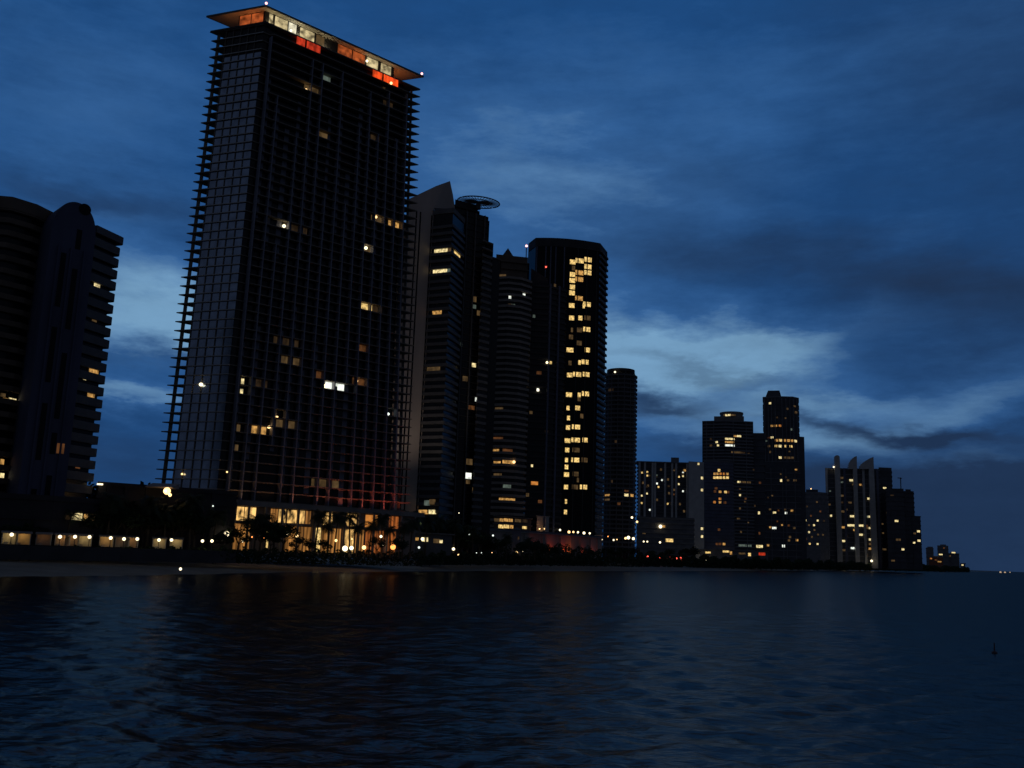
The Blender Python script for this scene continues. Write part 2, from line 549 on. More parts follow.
# party walls between the balconies of the long face: staggered heights
rs = random.Random(4)
for i in range(15):
    t = 3.4 + i * 3.85
    if i in (0, 14): z0_, z1_ = zb, zt - 4
    else:
        z0_ = zb + FH * rs.choice([0, 0, 0, 6, 14]); z1_ = zt - FH * rs.choice([2, 3, 8, 12, 18, 25])
    a, b = pl(1.0, t), pl(1.0, t + .35)
    T.part('party_wall', 'grey_blue_stucco', MB().wallbox(a, b, z0_, z1_, 1.75, .02))
for i in range(14):
    t = 3.9 + i * 3.85
    for za, zb_ in [(rs.uniform(.0, .12), rs.uniform(.25, .45)), (rs.uniform(.5, .62), rs.uniform(.72, .95))][rs.choice([0, 0, 1]):]:
        T.part('wall_panel', 'grey_blue_stucco', MB().wallbox(pl(1.0, t), pl(1.0, t + rs.uniform(1.0, 1.7)), zb + (zt - zb) * za, zb + (zt - zb) * zb_, .12, .02))
# roof terrace
rf = ccw([pl(-.6, -.3), pl(22.2, -.3), pl(22.2, 63.6), pl(-.6, 63.6)])
roof = T.part('roof', 'soffit', MB().prism(rf, zr - .35, zr))
T.part('roof_edge', 'steel', MB().ring(offset(rf, .12), offset(rf, -.1), zr - .5, zr + .12), roof)
ph = ccw([pl(2.2, 2.4), pl(12.5, 2.4), pl(12.5, 53.5), pl(2.2, 53.5)])
pent = T.part('penthouse_wall', 'dark_concrete', MB().prism(ph, zt, zr - .36))
T.part('terrace_deck', 'dark_concrete', MB().prism(offset(slab, .15), zt - .18, zt + .1))
T.part('parapet', 'dark_concrete', MB().ring(offset(slab, .1), offset(slab, -.1), zt + .1, zt + .55))
PB = Bld.__new__(Bld); PB.root = T.root; PB.poly = ph; PB.z0 = zt; PB.z1 = zr; PB.fh = zr - zt
def on_right(px, py, s):
    h = seg_hit(px, py, pl(s, 0), pl(s, 60)); return h[0] * 60
for a, b, ya, yb, g in ((269, 272.5, 20, 22, 'pent'), (275, 287.5, 21, 27, 'pent'), (288.5, 296, 29, 32, 'pentwhite'), (300, 314, 32, 40, 'pent'), (316, 324, 40, 44, 'dim'),
                        (338, 352, 47, 50, 'pentor'), (353, 365, 52, 56, 'pentor'), (367, 378, 58, 63, 'pent'), (381, 391, 65, 70, 'pent')):
    t0, t1 = on_right(a, ya, 2.2), on_right(b, yb, 2.2)
    T.part('penthouse_window', G[g], MB().wallbox(pl(2.2, t0), pl(2.2, t1), zt + .15, zr - .6, .07, .02))
for s0, s1, g in ((3.0, 7.4, 'pentor'), (7.8, 12.0, 'pentor')):
    T.part('penthouse_window', G[g], MB().wallbox(pl(s1, 2.4), pl(s0, 2.4), zt + .15, zr - .6, .07, .02))
for a, b, y, g in ((295.5, 304, 41, 'red'), (305.5, 319.5, 46, 'red'), (371.5, 381, 74, 'redor'), (382.5, 397, 79, 'redor')):
    t0, t1 = on_right(a, y, -.6), on_right(b, y, -.6)
    zc = zt - 2.2
    T.part('terrace_screen', G[g], MB().wallbox(pl(-1.05, t0), pl(-1.05, t1), zt - 3.0, zt - .45, .08, .02))
def bulb(b, px, py, d, rad, g, name='lamp'):
    p = at(px, py, d); return b.part(name, L[g], MB().ball(p, rad))
def tdist(px, py, s):
    return seg_hit(px, py, pl(s, 0), pl(s, 60))[1]
bulb(T, 391, 83, tdist(391, 83, -1.5), .5, 'warm'); bulb(T, 367, 61, tdist(367, 61, 1.7), .45, 'white'); bulb(T, 291, 30.5, tdist(291, 30.5, 1.8), .4, 'white')
for s_, t_ in ((-.4, 0), (-.3, 63.2)):
    p = pl(s_, t_)
    mst = T.part('beacon_mast', 'metal', MB().tube([(p[0], p[1], zr - .1), (p[0], p[1], zr + .6)], .08), roof)
    T.part('beacon', L['beacon'], MB().ball((p[0], p[1], zr + .9), .42), roof)
# apartments with lights on
TW = [(311, 92, 13, 8, 'dim'), (326, 79, 8, 6, 'dimcool'), (295, 228, 22, 8, 'dimmer'), (322, 139, 11, 7, 'dim'), (388, 101, 9, 5, 'dimmer'), (378, 218, 13, 7, 'dim'),
       (394, 223, 10, 7, 'warm2'), (368, 249, 8, 7, 'dim'), (365, 306, 13, 8, 'warm'), (377, 309, 9, 7, 'dimmer'), (290, 361, 20, 8, 'dim'), (286, 342, 22, 7, 'dimmer'), (318, 376, 12, 9, 'dimorange'),
       (333, 387, 20, 9, 'white'), (359, 383, 12, 8, 'dimorange'), (363, 349, 10, 8, 'dimorange'), (259, 384, 14, 8, 'dimmer'), (256, 431, 17, 8, 'warm2'), (284, 426, 22, 8, 'dim'),
       (325, 486, 24, 8, 'dim'), (401, 186, 10, 6, 'warm2'), (242, 384, 3, 6, 'pale'), (241, 393, 3, 5, 'pale'), (238, 431, 3, 7, 'dim'), (236, 451, 3, 6, 'dim'), (355, 385, 6, 6, 'dimmer'), (375, 135, 8, 5, 'dimmer'),
       (205, 467, 5, 8, 'pale'), (203, 488, 16, 8, 'dim'), (222, 365, 2.5, 6, 'pale'), (220, 383, 4.5, 7, 'pale'), (202, 383, 5, 7, 'dim'), (190, 487, 6, 3, 'dim'), (209, 287, 1.5, 2, 'pale'), (214, 287, 1.5, 2, 'pale')]
T.lit([(*unwarp_px(T.hit, w[0], w[1]), *w[2:]) for w in TW])
for px, py, r_, g in ((306, 90, .5, 'warm'), (284, 226, .55, 'white'), (366, 248, .55, 'white'), (376, 217, .45, 'warm'), (326, 386, .7, 'white'), (388, 414, .5, 'cool'), (269, 427, .5, 'warm'), (277, 417, .35, 'warm'), (357, 381, .35, 'warm')):
    hh_ = lambda x, y: (0, 0, tdist(x, y, .2))
    x_, y_ = unwarp_px(hh_, px, py); bulb(T, x_, y_, tdist(x_, y_, .2), r_, g)
for px, py, r_, g in ((201, 384.5, .55, 'white'), (182, 474, .3, 'warm'), (227, 472, .25, 'warm')):
    hh_ = lambda x, y: (0, 0, seg_hit(x, y, pl(0, .6), pl(20, .6))[1])
    x_, y_ = unwarp_px(hh_, px, py); bulb(T, x_, y_, hh_(x_, y_)[2], r_, g)

for o in list(T.root.children) + [g for c in T.root.children for g in c.children]:
    L0 = T.root.location
    for v in o.data.vertices:
        q = warp((v.co.x + L0.x, v.co.y + L0.y, v.co.z + L0.z)); v.co = (q[0] - L0.x, q[1] - L0.y, v.co.z)
def pw(a, b):
    q = warp((*pl(a, b), 8.0)); return (q[0], q[1])

# lobby of the tall tower
lo = ccw([pw(-3.0, -1.0), pw(12, -1.0), pw(12, 62), pw(-3.0, 62)])
zc_ = zat(228, 503, D0)
lob = T.part('lobby_wall', 'tan_stucco', MB().prism(lo, GZ, zc_ - .6))
T.part('lobby_canopy', 'concrete', MB().prism(offset(lo, 1.6), zc_ - .58, zc_), lob)
T.part('uplight_shield', 'concrete', MB().ring(offset(lo, 1.5), offset(lo, 1.3), zc_ + .004, zc_ + .9), lob)  # lip added to screen the uplights from the water
zm = zc_ - 5.2
T.part('lobby_balcony', 'concrete', MB().prism(offset(lo, 1.0), zm - .4, zm), lob)
def lob_t(px, py): return seg_hit(px, py, pw(-3, 0), pw(-3, 60))[0]
def lp(t):
    a, b = pw(-3, 0), pw(-3, 60); return (a[0] + (b[0] - a[0]) * t, a[1] + (b[1] - a[1]) * t)
for a, b, g in ((229, 233, 'drape'), (237, 244, 'lobby'), (245, 256, 'lobby'), (271, 278, 'drape'), (279, 286, 'lobby'), (288, 297, 'lobby'), (298, 305, 'lobby'), (306, 311, 'drape'), (323, 333, 'lobby'), (346, 357, 'lobby'), (366, 378, 'orange'), (388, 399, 'drape2')):
    t0, t1 = lob_t(a, 510), lob_t(b, 510)
    T.part('lobby_window', G[g], MB().wallbox(lp(t0), lp(t1), zm + .3, zc_ - .9, .06, .02))
for a, b, g in ((231, 240, 'drape'), (241, 250, 'drape'), (264, 269, 'warm'), (285, 296, 'drape'), (297, 303, 'drape'), (304, 312, 'drape'), (316, 321, 'warm'), (322, 331, 'drape'), (332, 341, 'drape'), (343, 354, 'lobby'), (356, 364, 'drape'), (366, 374, 'drape2'), (375, 384, 'drape2'), (386, 396, 'drape2')):
    t0, t1 = lob_t(a, 530), lob_t(b, 530)
    T.part('lobby_window', G[g], MB().wallbox(lp(t0), lp(t1), GZ + .8, zm - .7, .06, .02))
for i in range(13):
    t = 1 + i * 4.95; p = pw(-4.2, t)
    T.part('lobby_column', 'concrete', MB().tube([(p[0], p[1], GZ), (p[0], p[1], zc_ - .58)], .38, 10))

def plight(name, loc, col, w, r=.4):
    l = bpy.data.lights.new(name, 'POINT'); l.energy = w; l.color = col; l.shadow_soft_size = r
    o = bpy.data.objects.new(name, l); COL.objects.link(o); o.location = loc; return o
def slight(name, loc, to, col, w, ang=100, r=.3):
    l = bpy.data.lights.new(name, 'SPOT'); l.energy = w; l.color = col; l.shadow_soft_size = r; l.spot_size = R(ang); l.spot_blend = .6
    o = bpy.data.objects.new(name, l); COL.objects.link(o); o.location = loc
    o.rotation_euler = (Vector(to) - Vector(loc)).to_track_quat('-Z', 'Y').to_euler(); return o
for t, c, w in ((4, (1, .55, .25), 260), (13, (1, .45, .2), 260), (21, (1, .35, .16), 340), (29, (1, .26, .13), 480), (37, (1, .20, .10), 700), (44, (1, .16, .07), 900), (51, (1, .13, .06), 900), (58, (1, .14, .06), 700)):
    p = pw(-4.2, t); q = pw(-.5, t)
    slight('canopy_uplight', (p[0], p[1], zc_ + .45), (q[0], q[1], zc_ + 14), c, w, 120)
# added fill light without a real lamp, brightening the sail-topped tower's pale wall
p = xy(421, 520, 372); q = at(423, 300, 425)
slight('wall_fill_light', (p[0], p[1], 17.0), q, (1, .80, .64), 34000, 80, 1.0)
# light under the roof terrace
for t, c, w in ((4, (1, .75, .35), 110), (14, (1, .85, .5), 130), (24, (1, .8, .45), 90), (38, (1, .3, .08), 90), (49, (1, .6, .3), 80), (57, (1, .25, .06), 130)):
    p = pl(1.2 if t < 55 else 4, t); plight('terrace_light', (p[0], p[1], zt + 1.6), c, w, .3)
for s_, c, w in ((6, (1, .28, .07), 110), (13.5, (1, .35, .1), 60)):
    p = pl(s_, 1.2); plight('terrace_light', (p[0], p[1], zt + 1.6), c, w, .3)

# ================================================================== condominium at the left edge
P = ccw([xy(-38, 210, 258), xy(-12, 205, 253), xy(12, 203, 251), xy(34, 205, 253), xy(58, 210, 259), away(xy(58, 210, 259), 22), away(xy(-38, 210, 258), 22)])
zt1 = zat(18, 200, 251.5)
B1 = Bld('apartment_tower', 'dark apartment tower at far left with round-topped stair shaft and rounded balconies', P, GZ, zt1, 3.15)
B1.z0 = zt1 - 3.15 * 29; z1b = B1.z0
B1.part('wall', 'dark_glass', MB().prism(P, GZ, zt1 - .4))
B1.slabs('brown_stucco', 1.1, .3, 1.0, 0, 28)
B1.part('roof', 'brown_stucco', MB().prism(offset(P, 1.2), zt1 - 3.0, zt1))
# stair shaft with an arched top
sa, sb = xy(52.5, 225, 246), xy(97, 225, 249)
dx, dy = sb[0] - sa[0], sb[1] - sa[1]; w_ = math.hypot(dx, dy); us = (dx / w_, dy / w_); ns = (-dy / w_, dx / w_)
ztop = zat(75, 200, 246)
prof = [(sa[0], sa[1], GZ), (sb[0], sb[1], GZ)]
for i in range(25):
    t = PI * i / 24
    cx = w_ / 2 + w_ / 2 * math.cos(t); cz = ztop - 9.5 + 9.5 * (math.sin(t) ** .75)
    prof.append((sa[0] + us[0] * cx, sa[1] + us[1] * cx, cz))
shaft = B1.part('stair_shaft', 'night_stucco', MB().extrude(prof, (ns[0], ns[1], 0), 12))
hc = at(85, 209.5, 246.5); disc = []
hc = (hc[0] - ns[0] * .4, hc[1] - ns[1] * .4, hc[2])
for i in range(20):
    t = 2 * PI * i / 20
    disc.append((hc[0] + us[0] * 1.5 * math.cos(t), hc[1] + us[1] * 1.5 * math.cos(t), hc[2] + 1.5 * math.sin(t)))
hh = seg_hit(85, 209.5, sa, sb); c0 = (sa[0] + dx * hh[0], sa[1] + dy * hh[0]); zc0 = zat(85, 209.5, hh[1])
B1.part('round_opening', 'black_glass', MB().extrude([(c0[0] + us[0] * 1.5 * math.cos(2 * PI * i / 20), c0[1] + us[1] * 1.5 * math.cos(2 * PI * i / 20), zc0 + 1.5 * math.sin(2 * PI * i / 20)) for i in range(20)], (-ns[0], -ns[1], 0), .06), shaft)
for frac, zs in ((.33, ((.10, .16), (.24, .40), (.46, .62), (.68, .84))), (.62, ((.12, .2), (.26, .32), (.36, .55), (.62, .80), (.86, .92)))):
    for a, b in zs:
        p = (sa[0] + us[0] * w_ * (frac - .06), sa[1] + us[1] * w_ * (frac - .06)); q = (sa[0] + us[0] * w_ * (frac + .06), sa[1] + us[1] * w_ * (frac + .06))
        B1.part('window_strip', 'black_glass', MB().wallbox(p, q, GZ + (ztop - GZ) * a, GZ + (ztop - GZ) * b, .06, .02), shaft)
for frac in (.2, .48, .78):
    p = (sa[0] + us[0] * w_ * (frac - .02), sa[1] + us[1] * w_ * (frac - .02)); q = (sa[0] + us[0] * w_ * (frac + .02), sa[1] + us[1] * w_ * (frac + .02))
    B1.part('rib', 'night_stucco', MB().wallbox(p, q, GZ, ztop - 12, .5, .02), shaft)
# right wing with rounded balconies
f0, f1 = xy(93, 232, 255), xy(115.5, 240, 261)
wing = ccw([f0, f1, away(f1, 15), away(f0, 15)])
zw = zat(122, 238, 262)
B1.part('wing_wall', 'black_glass', MB().prism(wing, GZ, zw - .5))
wd = (f1[0] - f0[0], f1[1] - f0[1]); wl = math.hypot(*wd); wu = (wd[0] / wl, wd[1] / wl); wn = (-wu[1], wu[0])
def wing_outline(ext, front):
    o = [(f0[0] - wn[0] * front, f0[1] - wn[1] * front)]
    e = wl + ext; r_ = 1.3
    for i in range(5):
        t = -PI / 2 + PI / 2 * i / 4
        o.append((f0[0] + wu[0] * (e - r_ + r_ * math.cos(t)) + wn[0] * (r_ - front + r_ * math.sin(t)), f0[1] + wu[1] * (e - r_ + r_ * math.cos(t)) + wn[1] * (r_ - front + r_ * math.sin(t))))
    for i in range(5):
        t = PI / 2 * i / 4
        o.append((f0[0] + wu[0] * (e - r_ + r_ * math.cos(t)) + wn[0] * (12 - r_ + r_ * math.sin(t)), f0[1] + wu[1] * (e - r_ + r_ * math.cos(t)) + wn[1] * (12 - r_ + r_ * math.sin(t))))
    o.append((f0[0] + wn[0] * 12, f0[1] + wn[1] * 12))
    return ccw(o)
wo = wing_outline(1.9, .9); wi = offset(wo, -.2)
k = 1
while zw - k * 3.17 > GZ + 12:
    z = zw - k * 3.17 - 2.0
    B1.part('balcony', 'steel', MB().prism(wo, z, z + .3).ring(wo, wi, z + .304, z + 2.05)); k += 1
B1.part('wing_roof', 'steel', MB().prism(wing_outline(2.4, 1.2), zw - 1.9, zw))
B1.lit([(30, 336, 3, 7, 'pale'), (5, 402, 4, 4, 'warm2'), (12, 403, 6, 5, 'pale'), (21.5, 404, 6, 5, 'white'), (13, 463.5, 5, 5, 'warm2'), (2, 462, 3, 5, 'warm2'), (2, 476, 3, 5, 'pale'), (3, 395, 4, 3, 'dim'), (13, 476, 5, 5, 'dimmer')])
WB = Bld.__new__(Bld); WB.root = B1.root; WB.poly = wing; WB.z0 = zw - 3.17 * 40; WB.z1 = zw; WB.fh = 3.17
WB.lit([(96.8, 287, 5, 4, 'pale'), (94.5, 319, 4, 5, 'dim'), (85.5, 373, 2.2, 6, 'pale'), (93.5, 373.5, 8, 5, 'warm2'), (91, 395, 6, 4, 'warm2'), (78.5, 460, 4, 7, 'dimorange'), (101, 255, 3, 3, 'dimmer')])
SB = Bld.__new__(Bld); SB.root = B1.root; SB.poly = ccw([sa, sb, away(sb, 12), away(sa, 12)]); SB.z0 = GZ; SB.z1 = ztop; SB.fh = 4
SB.lit([(60.4, 448.5, 6, 9, 'dimorange')], snap=False, proud=.1)

# low podium of the left condominium and the garage beside it
P = ccw([xy(-60, 520, 240), xy(52, 520, 243), xy(104, 520, 250), away(xy(104, 520, 250), 40), away(xy(-60, 520, 240), 40)])
zp = zat(60, 500, 243)
B = Bld('podium_building', 'low dark podium building with one lit window row below the left apartment tower', P, GZ, zp, 3.4, 'building')
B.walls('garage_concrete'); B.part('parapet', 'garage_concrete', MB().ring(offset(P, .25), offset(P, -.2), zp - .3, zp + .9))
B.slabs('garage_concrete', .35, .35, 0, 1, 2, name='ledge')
B.lit([(76.5, 517, 9, 7, 'pale'), (85.5, 517.5, 3, 6, 'warm2'), (91, 517.5, 8, 6, 'dim'), (68, 517.5, 4, 5, 'dimmer')], snap=False)

P = ccw([xy(97, 500, 262), xy(160, 500, 266), xy(236, 505, 276), away(xy(236, 505, 276), 9), away(xy(97, 500, 262), 9)])
zg = zat(120, 486, 263)
B = Bld('parking_garage', 'long low garage block between the left apartment tower and tallest tower', P, GZ, zg, 3.3, 'garage')
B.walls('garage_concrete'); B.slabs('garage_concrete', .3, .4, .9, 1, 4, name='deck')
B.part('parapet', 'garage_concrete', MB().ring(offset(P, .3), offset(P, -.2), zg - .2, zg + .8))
for px in (104, 122, 143, 165, 188, 210):
    h = B.hit(px, 515)
    p = xy(px, 515, h[2] - .2); q = xy(px + 4, 515, B.hit(px + 4, 515)[2] - .2)
    B.part('pier', 'garage_concrete', MB().wallbox(p, q, GZ, zg + .3, .25, .3))
cp = at(163, 488, 262); 
B.part('roof_shelter', 'tan_stucco', MB().prism([(cp[0] - 4, cp[1] - 2), (cp[0] + 3.2, cp[1] - 2), (cp[0] + 3.2, cp[1] + 3), (cp[0] - 4, cp[1] + 3)], zg, [cp[2] + .2, cp[2] + .2, cp[2] + 1.4, cp[2] + 1.4]))
B.part('lamp', L['warm'], MB().ball(at(167, 491, 259), .95)); B.part('lamp', L['warm'], MB().ball(at(170, 495, 259), .45))
B.part('light_strip', L['white'], MB().wallbox(xy(97, 484, 261), xy(103, 484.5, 261), zat(100, 484.5, 261) - .13, zat(100, 484, 261) + .13, .1, .1))
p_ = at(165, 489, 258); plight('garage_light', (p_[0], p_[1], p_[2] - .5), (1, .6, .25), 60)

# ================================================================== sail-topped tower
d3 = 425
pa, pb = xy(411, 198, d3), xy(456, 206, d3 + 14)
ux_, uy_ = pb[0] - pa[0], pb[1] - pa[1]; l3 = math.hypot(ux_, uy_); u3 = (ux_ / l3, uy_ / l3); n3 = (-u3[1], u3[0])
def onp(px, py):
    t, s = seg_hit(px, py, pa, pb); return (pa[0] + ux_ * t, pa[1] + uy_ * t, zat(px, py, s))
z208 = onp(434, 208)[2]
prof = [(*onp(411, 198)[:2], GZ), (*onp(434, 210)[:2], GZ), (*onp(434, 210)[:2], z208), onp(455, 209), onp(453, 195), onp(450, 181), onp(436, 186), onp(411, 198)]
body = ccw([xy(456, 215, 445), xy(488.5, 217, 455), away(xy(488.5, 217, 455), 30), away(xy(456, 215, 445), 30)])
zb3 = zat(488, 217, 455)
B3 = Bld('apartment_tower', 'slender tower with pale sail-shaped wall top and round trellis on its roof', body, GZ, zb3, 3.4)
B3.walls('dark_glass')
sail = B3.part('sail_wall', 'pale_stucco', MB().extrude(prof, (n3[0], n3[1], 0), 3.0))
for px in (416.5, 420.5, 432):
    a = onp(px - .7, 215); b = onp(px + .7, 215)
    B3.part('wall_groove', 'black_glass', MB().wallbox(a[:2], b[:2], GZ + 4, z208 - 4, .05, .02), sail)
lwp = ccw([onp(386, 300)[:2], onp(410.5, 300)[:2], away(onp(410.5, 300)[:2], 18), away(onp(386, 300)[:2], 18)])
lwp = [away(p, 6) for p in lwp]
zl3 = zat(405, 222, d3)
B3.part('rear_wing', 'tan_stucco', MB().prism(lwp, GZ, zl3))
LW = Bld.__new__(Bld); LW.root = B3.root; LW.poly = lwp; LW.z0 = GZ; LW.z1 = zl3; LW.fh = 3.4
LW.slabs('tan_stucco', 1.4, .3, 1.1, 3)
LW.fins('dark_concrete', [(397, 400), (403.5, 400)], 1.2, .9, GZ, zl3, name='recess')
# balcony stack with a pointed corner
q0, q1, q2 = onp(433.5, 215)[:2], xy(453, 215, d3 + 2), xy(464, 222, d3 + 16)
q0 = away(q0, .0)
st = ccw([q0, q1, q2, away(q2, 14), away(q0, 24)])
zs3 = zat(453, 206.5, d3)
SBk = Bld.__new__(Bld); SBk.root = B3.root; SBk.poly = st; SBk.z0 = zat(453, 212, d3) - 3.4 * 48; SBk.z1 = zs3; SBk.fh = 3.4
SBk.part('stack_wall', 'dark_glass', MB().prism(st, GZ, zs3 - 2))
k0 = int(math.ceil((GZ + 10 - SBk.z0) / 3.4))
SBk.slabs('steel', .9, .3, 1.1, k0, 46)
SBk.part('stack_roof', 'grey_concrete', MB().prism(offset(st, .5), zs3 - 2.4, zs3))
SBk.lit([(441, 251, 13, 6, 'pale'), (457, 256, 6, 7, 'warm'), (440, 273, 14, 7, 'pale'), (437, 313, 9, 5, 'warm2'), (433.5, 369, 13, 6, 'dim'), (449, 250, 4, 5, 'dim'), (450, 274, 4, 6, 'dimcool')])
SBk.lit([(428, 503, 5, 5, 'dimcool'), (433, 502, 5, 5, 'dim'), (424, 512, 8, 4, 'warm2'), (433, 512, 6, 4, 'pale')], snap=False, proud=1.3)
B3.lit([(475, 296, 3, 6, 'dim'), (474, 308, 4, 4, 'dimcool'), (480, 311, 6, 5, 'dim'), (459, 346, 6, 4, 'dimcool'), (474, 363, 4, 4, 'pale'), (483, 360, 5, 5, 'dim'), (465, 380, 5, 5, 'dim'), (481, 398, 6, 4, 'white'), (471, 408, 7, 4, 'dimorange'), (469, 461, 7, 6, 'dim'), (468, 474, 7, 6, 'white'), (477, 489, 5, 6, 'dim'), (468, 481, 4, 4, 'dim')])
B3.fins('grey_concrete', [(466, 230), (475, 230), (484, 230)], .8, .5)
B3.slabs('dark_concrete', .6, .3, 0, 6, None)
wg = ccw([xy(484, 246, 450), xy(491.5, 250, 454), away(xy(491.5, 250, 454), 25), away(xy(484, 246, 450), 25)])
zw3 = zat(492, 256, 453)
B3.part('side_wing', 'dark_glass', MB().prism(wg, GZ, zw3))
for y in (243, 250): B3.part('side_terrace', 'grey_concrete', MB().prism(offset(wg, .9), zat(492, y, 453) - .7, zat(492, y, 453)))
WG = Bld.__new__(Bld); WG.root = B3.root; WG.poly = wg; WG.z0 = GZ; WG.z1 = zw3; WG.fh = 3.4
WG.slabs('grey_concrete', .7, .3, 1.0, 4, None)
wg2 = ccw([xy(489, 262, 456), xy(500, 262, 460), away(xy(500, 262, 460), 20), away(xy(489, 262, 456), 20)])
B3.part('side_wing', 'dark_glass', MB().prism(wg2, GZ, zat(494, 259, 458)))
B3.part('wing_roof', 'grey_concrete', MB().prism(offset(wg2, .6), zat(494, 259, 458), zat(494, 259, 458) + .7))
rb = ccw([xy(455, 204, 448), xy(478, 206, 455), away(xy(478, 206, 455), 18), away(xy(455, 204, 448), 18)])
zrb = zat(468, 203, 452)
B3.part('roof_block', 'dark_concrete', MB().prism(rb, zb3, zrb))
B3.part('roof_terrace', 'dark_concrete', MB().prism(offset(rb, 1.0), zrb - 4, zrb - 3.2))
# round trellis
tc_ = at(478.5, 204, 452); ring = MB(); Rt = 10.8
def tr(r_, t): return (tc_[0] + r_ * math.cos(t), tc_[1] + r_ * math.sin(t), tc_[2] + .9 - r_ * math.cos(t) * .06 + .10 * r_ * math.sin(t))
tre = B3.part('trellis', 'metal', MB().tube([tr(Rt, 2 * PI * i / 40) for i in range(41)], .32))
B3.part('trellis_ring', 'metal', MB().tube([tr(Rt * .55, 2 * PI * i / 32) for i in range(33)], .22), tre)
for i in range(36):
    t = 2 * PI * i / 36
    B3.part('trellis_rib', 'metal', MB().tube([tr(.6, t), tr(Rt, t)], .16), tre)
B3.part('trellis_mast', 'metal', MB().tube([(tc_[0], tc_[1], zrb - 3), (tc_[0], tc_[1], tc_[2] + .5)], 1.3, 12), tre)

# ================================================================== banded tower with a pointed roof turret
d4 = 520
P = ccw([xy(490, 300, d4 + 8), xy(498, 300, d4 + 2), xy(508, 300, d4), xy(520, 300, d4 + 2), xy(530, 300, d4 + 8), away(xy(530, 300, d4 + 8), 24), away(xy(490, 300, d4 + 8), 24)])
z4 = zat(508, 277, d4)
B4 = Bld('apartment_tower', 'brown banded tower with curved balcony front and small pointed roof turret', P, GZ, z4, 3.4)
B4.walls('dark_glass')
B4.slabs('tan_stucco', 1.0, .35, 1.1, 3)
up_ = ccw([xy(496, 262, d4 + 4), xy(528, 258, d4 + 8), away(xy(528, 258, d4 + 8), 18), away(xy(496, 262, d4 + 4), 18)])
zu = zat(515, 256, d4 + 6)
B4.part('upper_storeys', 'brown_stucco', MB().prism(up_, z4, zu))
for y in (262, 269): B4.part('terrace', 'brown_stucco', MB().prism(offset(up_, .9), zat(512, y, d4 + 6) - .5, zat(512, y, d4 + 6)))
tp = at(508, 249, d4 + 10); m = MB(); nn = 8
base = [(tp[0] + 3.3 * math.cos(2 * PI * i / nn), tp[1] + 3.3 * math.sin(2 * PI * i / nn)) for i in range(nn)]
B4.part('turret', 'brown_stucco', MB().prism(base, zu, zu + 1.2))
o_ = len(m.v); m.v += [(b[0], b[1], zu + 1.2) for b in base] + [(tp[0], tp[1], tp[2] + .6)]
m.f += [(i, (i + 1) % nn, nn) for i in range(nn)] + [tuple(range(nn))[::-1]]
B4.part('turret_roof', 'dark_concrete', m)
bp_ = at(526.5, 246, d4 + 14)
B4.part('beacon_mast', 'metal', MB().tube([(bp_[0], bp_[1], zu), bp_], .3)); B4.part('beacon', L['beacon'], MB().ball(bp_, .75))
B4.lit([(499.5, 278, 7, 4, 'dim'), (510, 295.5, 2.5, 4, 'white'), (524, 295.5, 2.5, 4, 'white'), (513, 306, 4, 3, 'dimcool'), (508, 305, 5, 3, 'dimmer'), (499, 411, 8, 4, 'dim'), (501, 440, 10, 4, 'dimorange'), (496, 452, 6, 4, 'warm2'), (507, 451, 10, 4, 'dimorange'), (510, 463, 12, 5, 'warm2'), (497, 464, 7, 4, 'warm2'), (498, 476, 8, 4, 'dim'), (507, 486, 8, 4, 'dimcool'), (503, 500, 16, 4, 'warm2'), (525, 477, 2, 4, 'dim')])
h = B4.hit(514, 462); bulb(B4, 514, 462, h[2] - 1.4, .8, 'warm')

# stepped dark block in front of the window-lit tower
P = ccw([xy(531, 320, 535), xy(548, 320, 536), xy(565, 320, 545), away(xy(565, 320, 545), 18), away(xy(531, 320, 535), 18)])
z4b = zat(545, 284, 537)
B = Bld('apartment_tower', 'dark stepped tower squeezed between brown banded tower and yellow-windowed tower', P, GZ, z4b, 3.4)
B.walls('dark_glass')
B.slabs('dark_concrete', .7, .3, 1.0, 3)
zz = zat(537, 270, 540)
cr = ccw([xy(531, 275, 537), xy(548, 280, 538), away(xy(548, 280, 538), 14), away(xy(531, 275, 537), 14)])
B.part('crown', 'dark_concrete', MB().prism(cr, z4b, [zz - 6 if abs(p[0] - cr[0][0]) > 6 else zz for p in cr]))
B.fins('blue_stucco', [(549, 320), (558, 320)], .9, 1.2)
B.lit([(549, 363, 5, 4, 'warm'), (538, 389, 2.5, 3, 'white'), (534, 317, 2.5, 5, 'dimcool'), (555, 285, 2, 3, 'dim'), (539, 372, 5, 4, 'dimorange'), (531, 412, 3, 3, 'dim'), (534.5, 483, 7, 5, 'orange'), (527.5, 495, 3, 5, 'dim'), (540, 502, 4, 4, 'dimorange'), (545, 434, 3, 4, 'dimmer'), (532, 466, 2, 3, 'pale')])
for px, py, g in ((547, 362.5, 'white'), (538, 390, 'white')):
    hh = B.hit(px, py)
    if hh: bulb(B, px, py, hh[2] - 1.2, .7, g)
p = at(546, 267, 536)
B.part('beacon', L['red'], MB().ball(p, .55)); B.part('beacon_mast', 'metal', MB().tube([(p[0], p[1], zz - 3), p], .2))

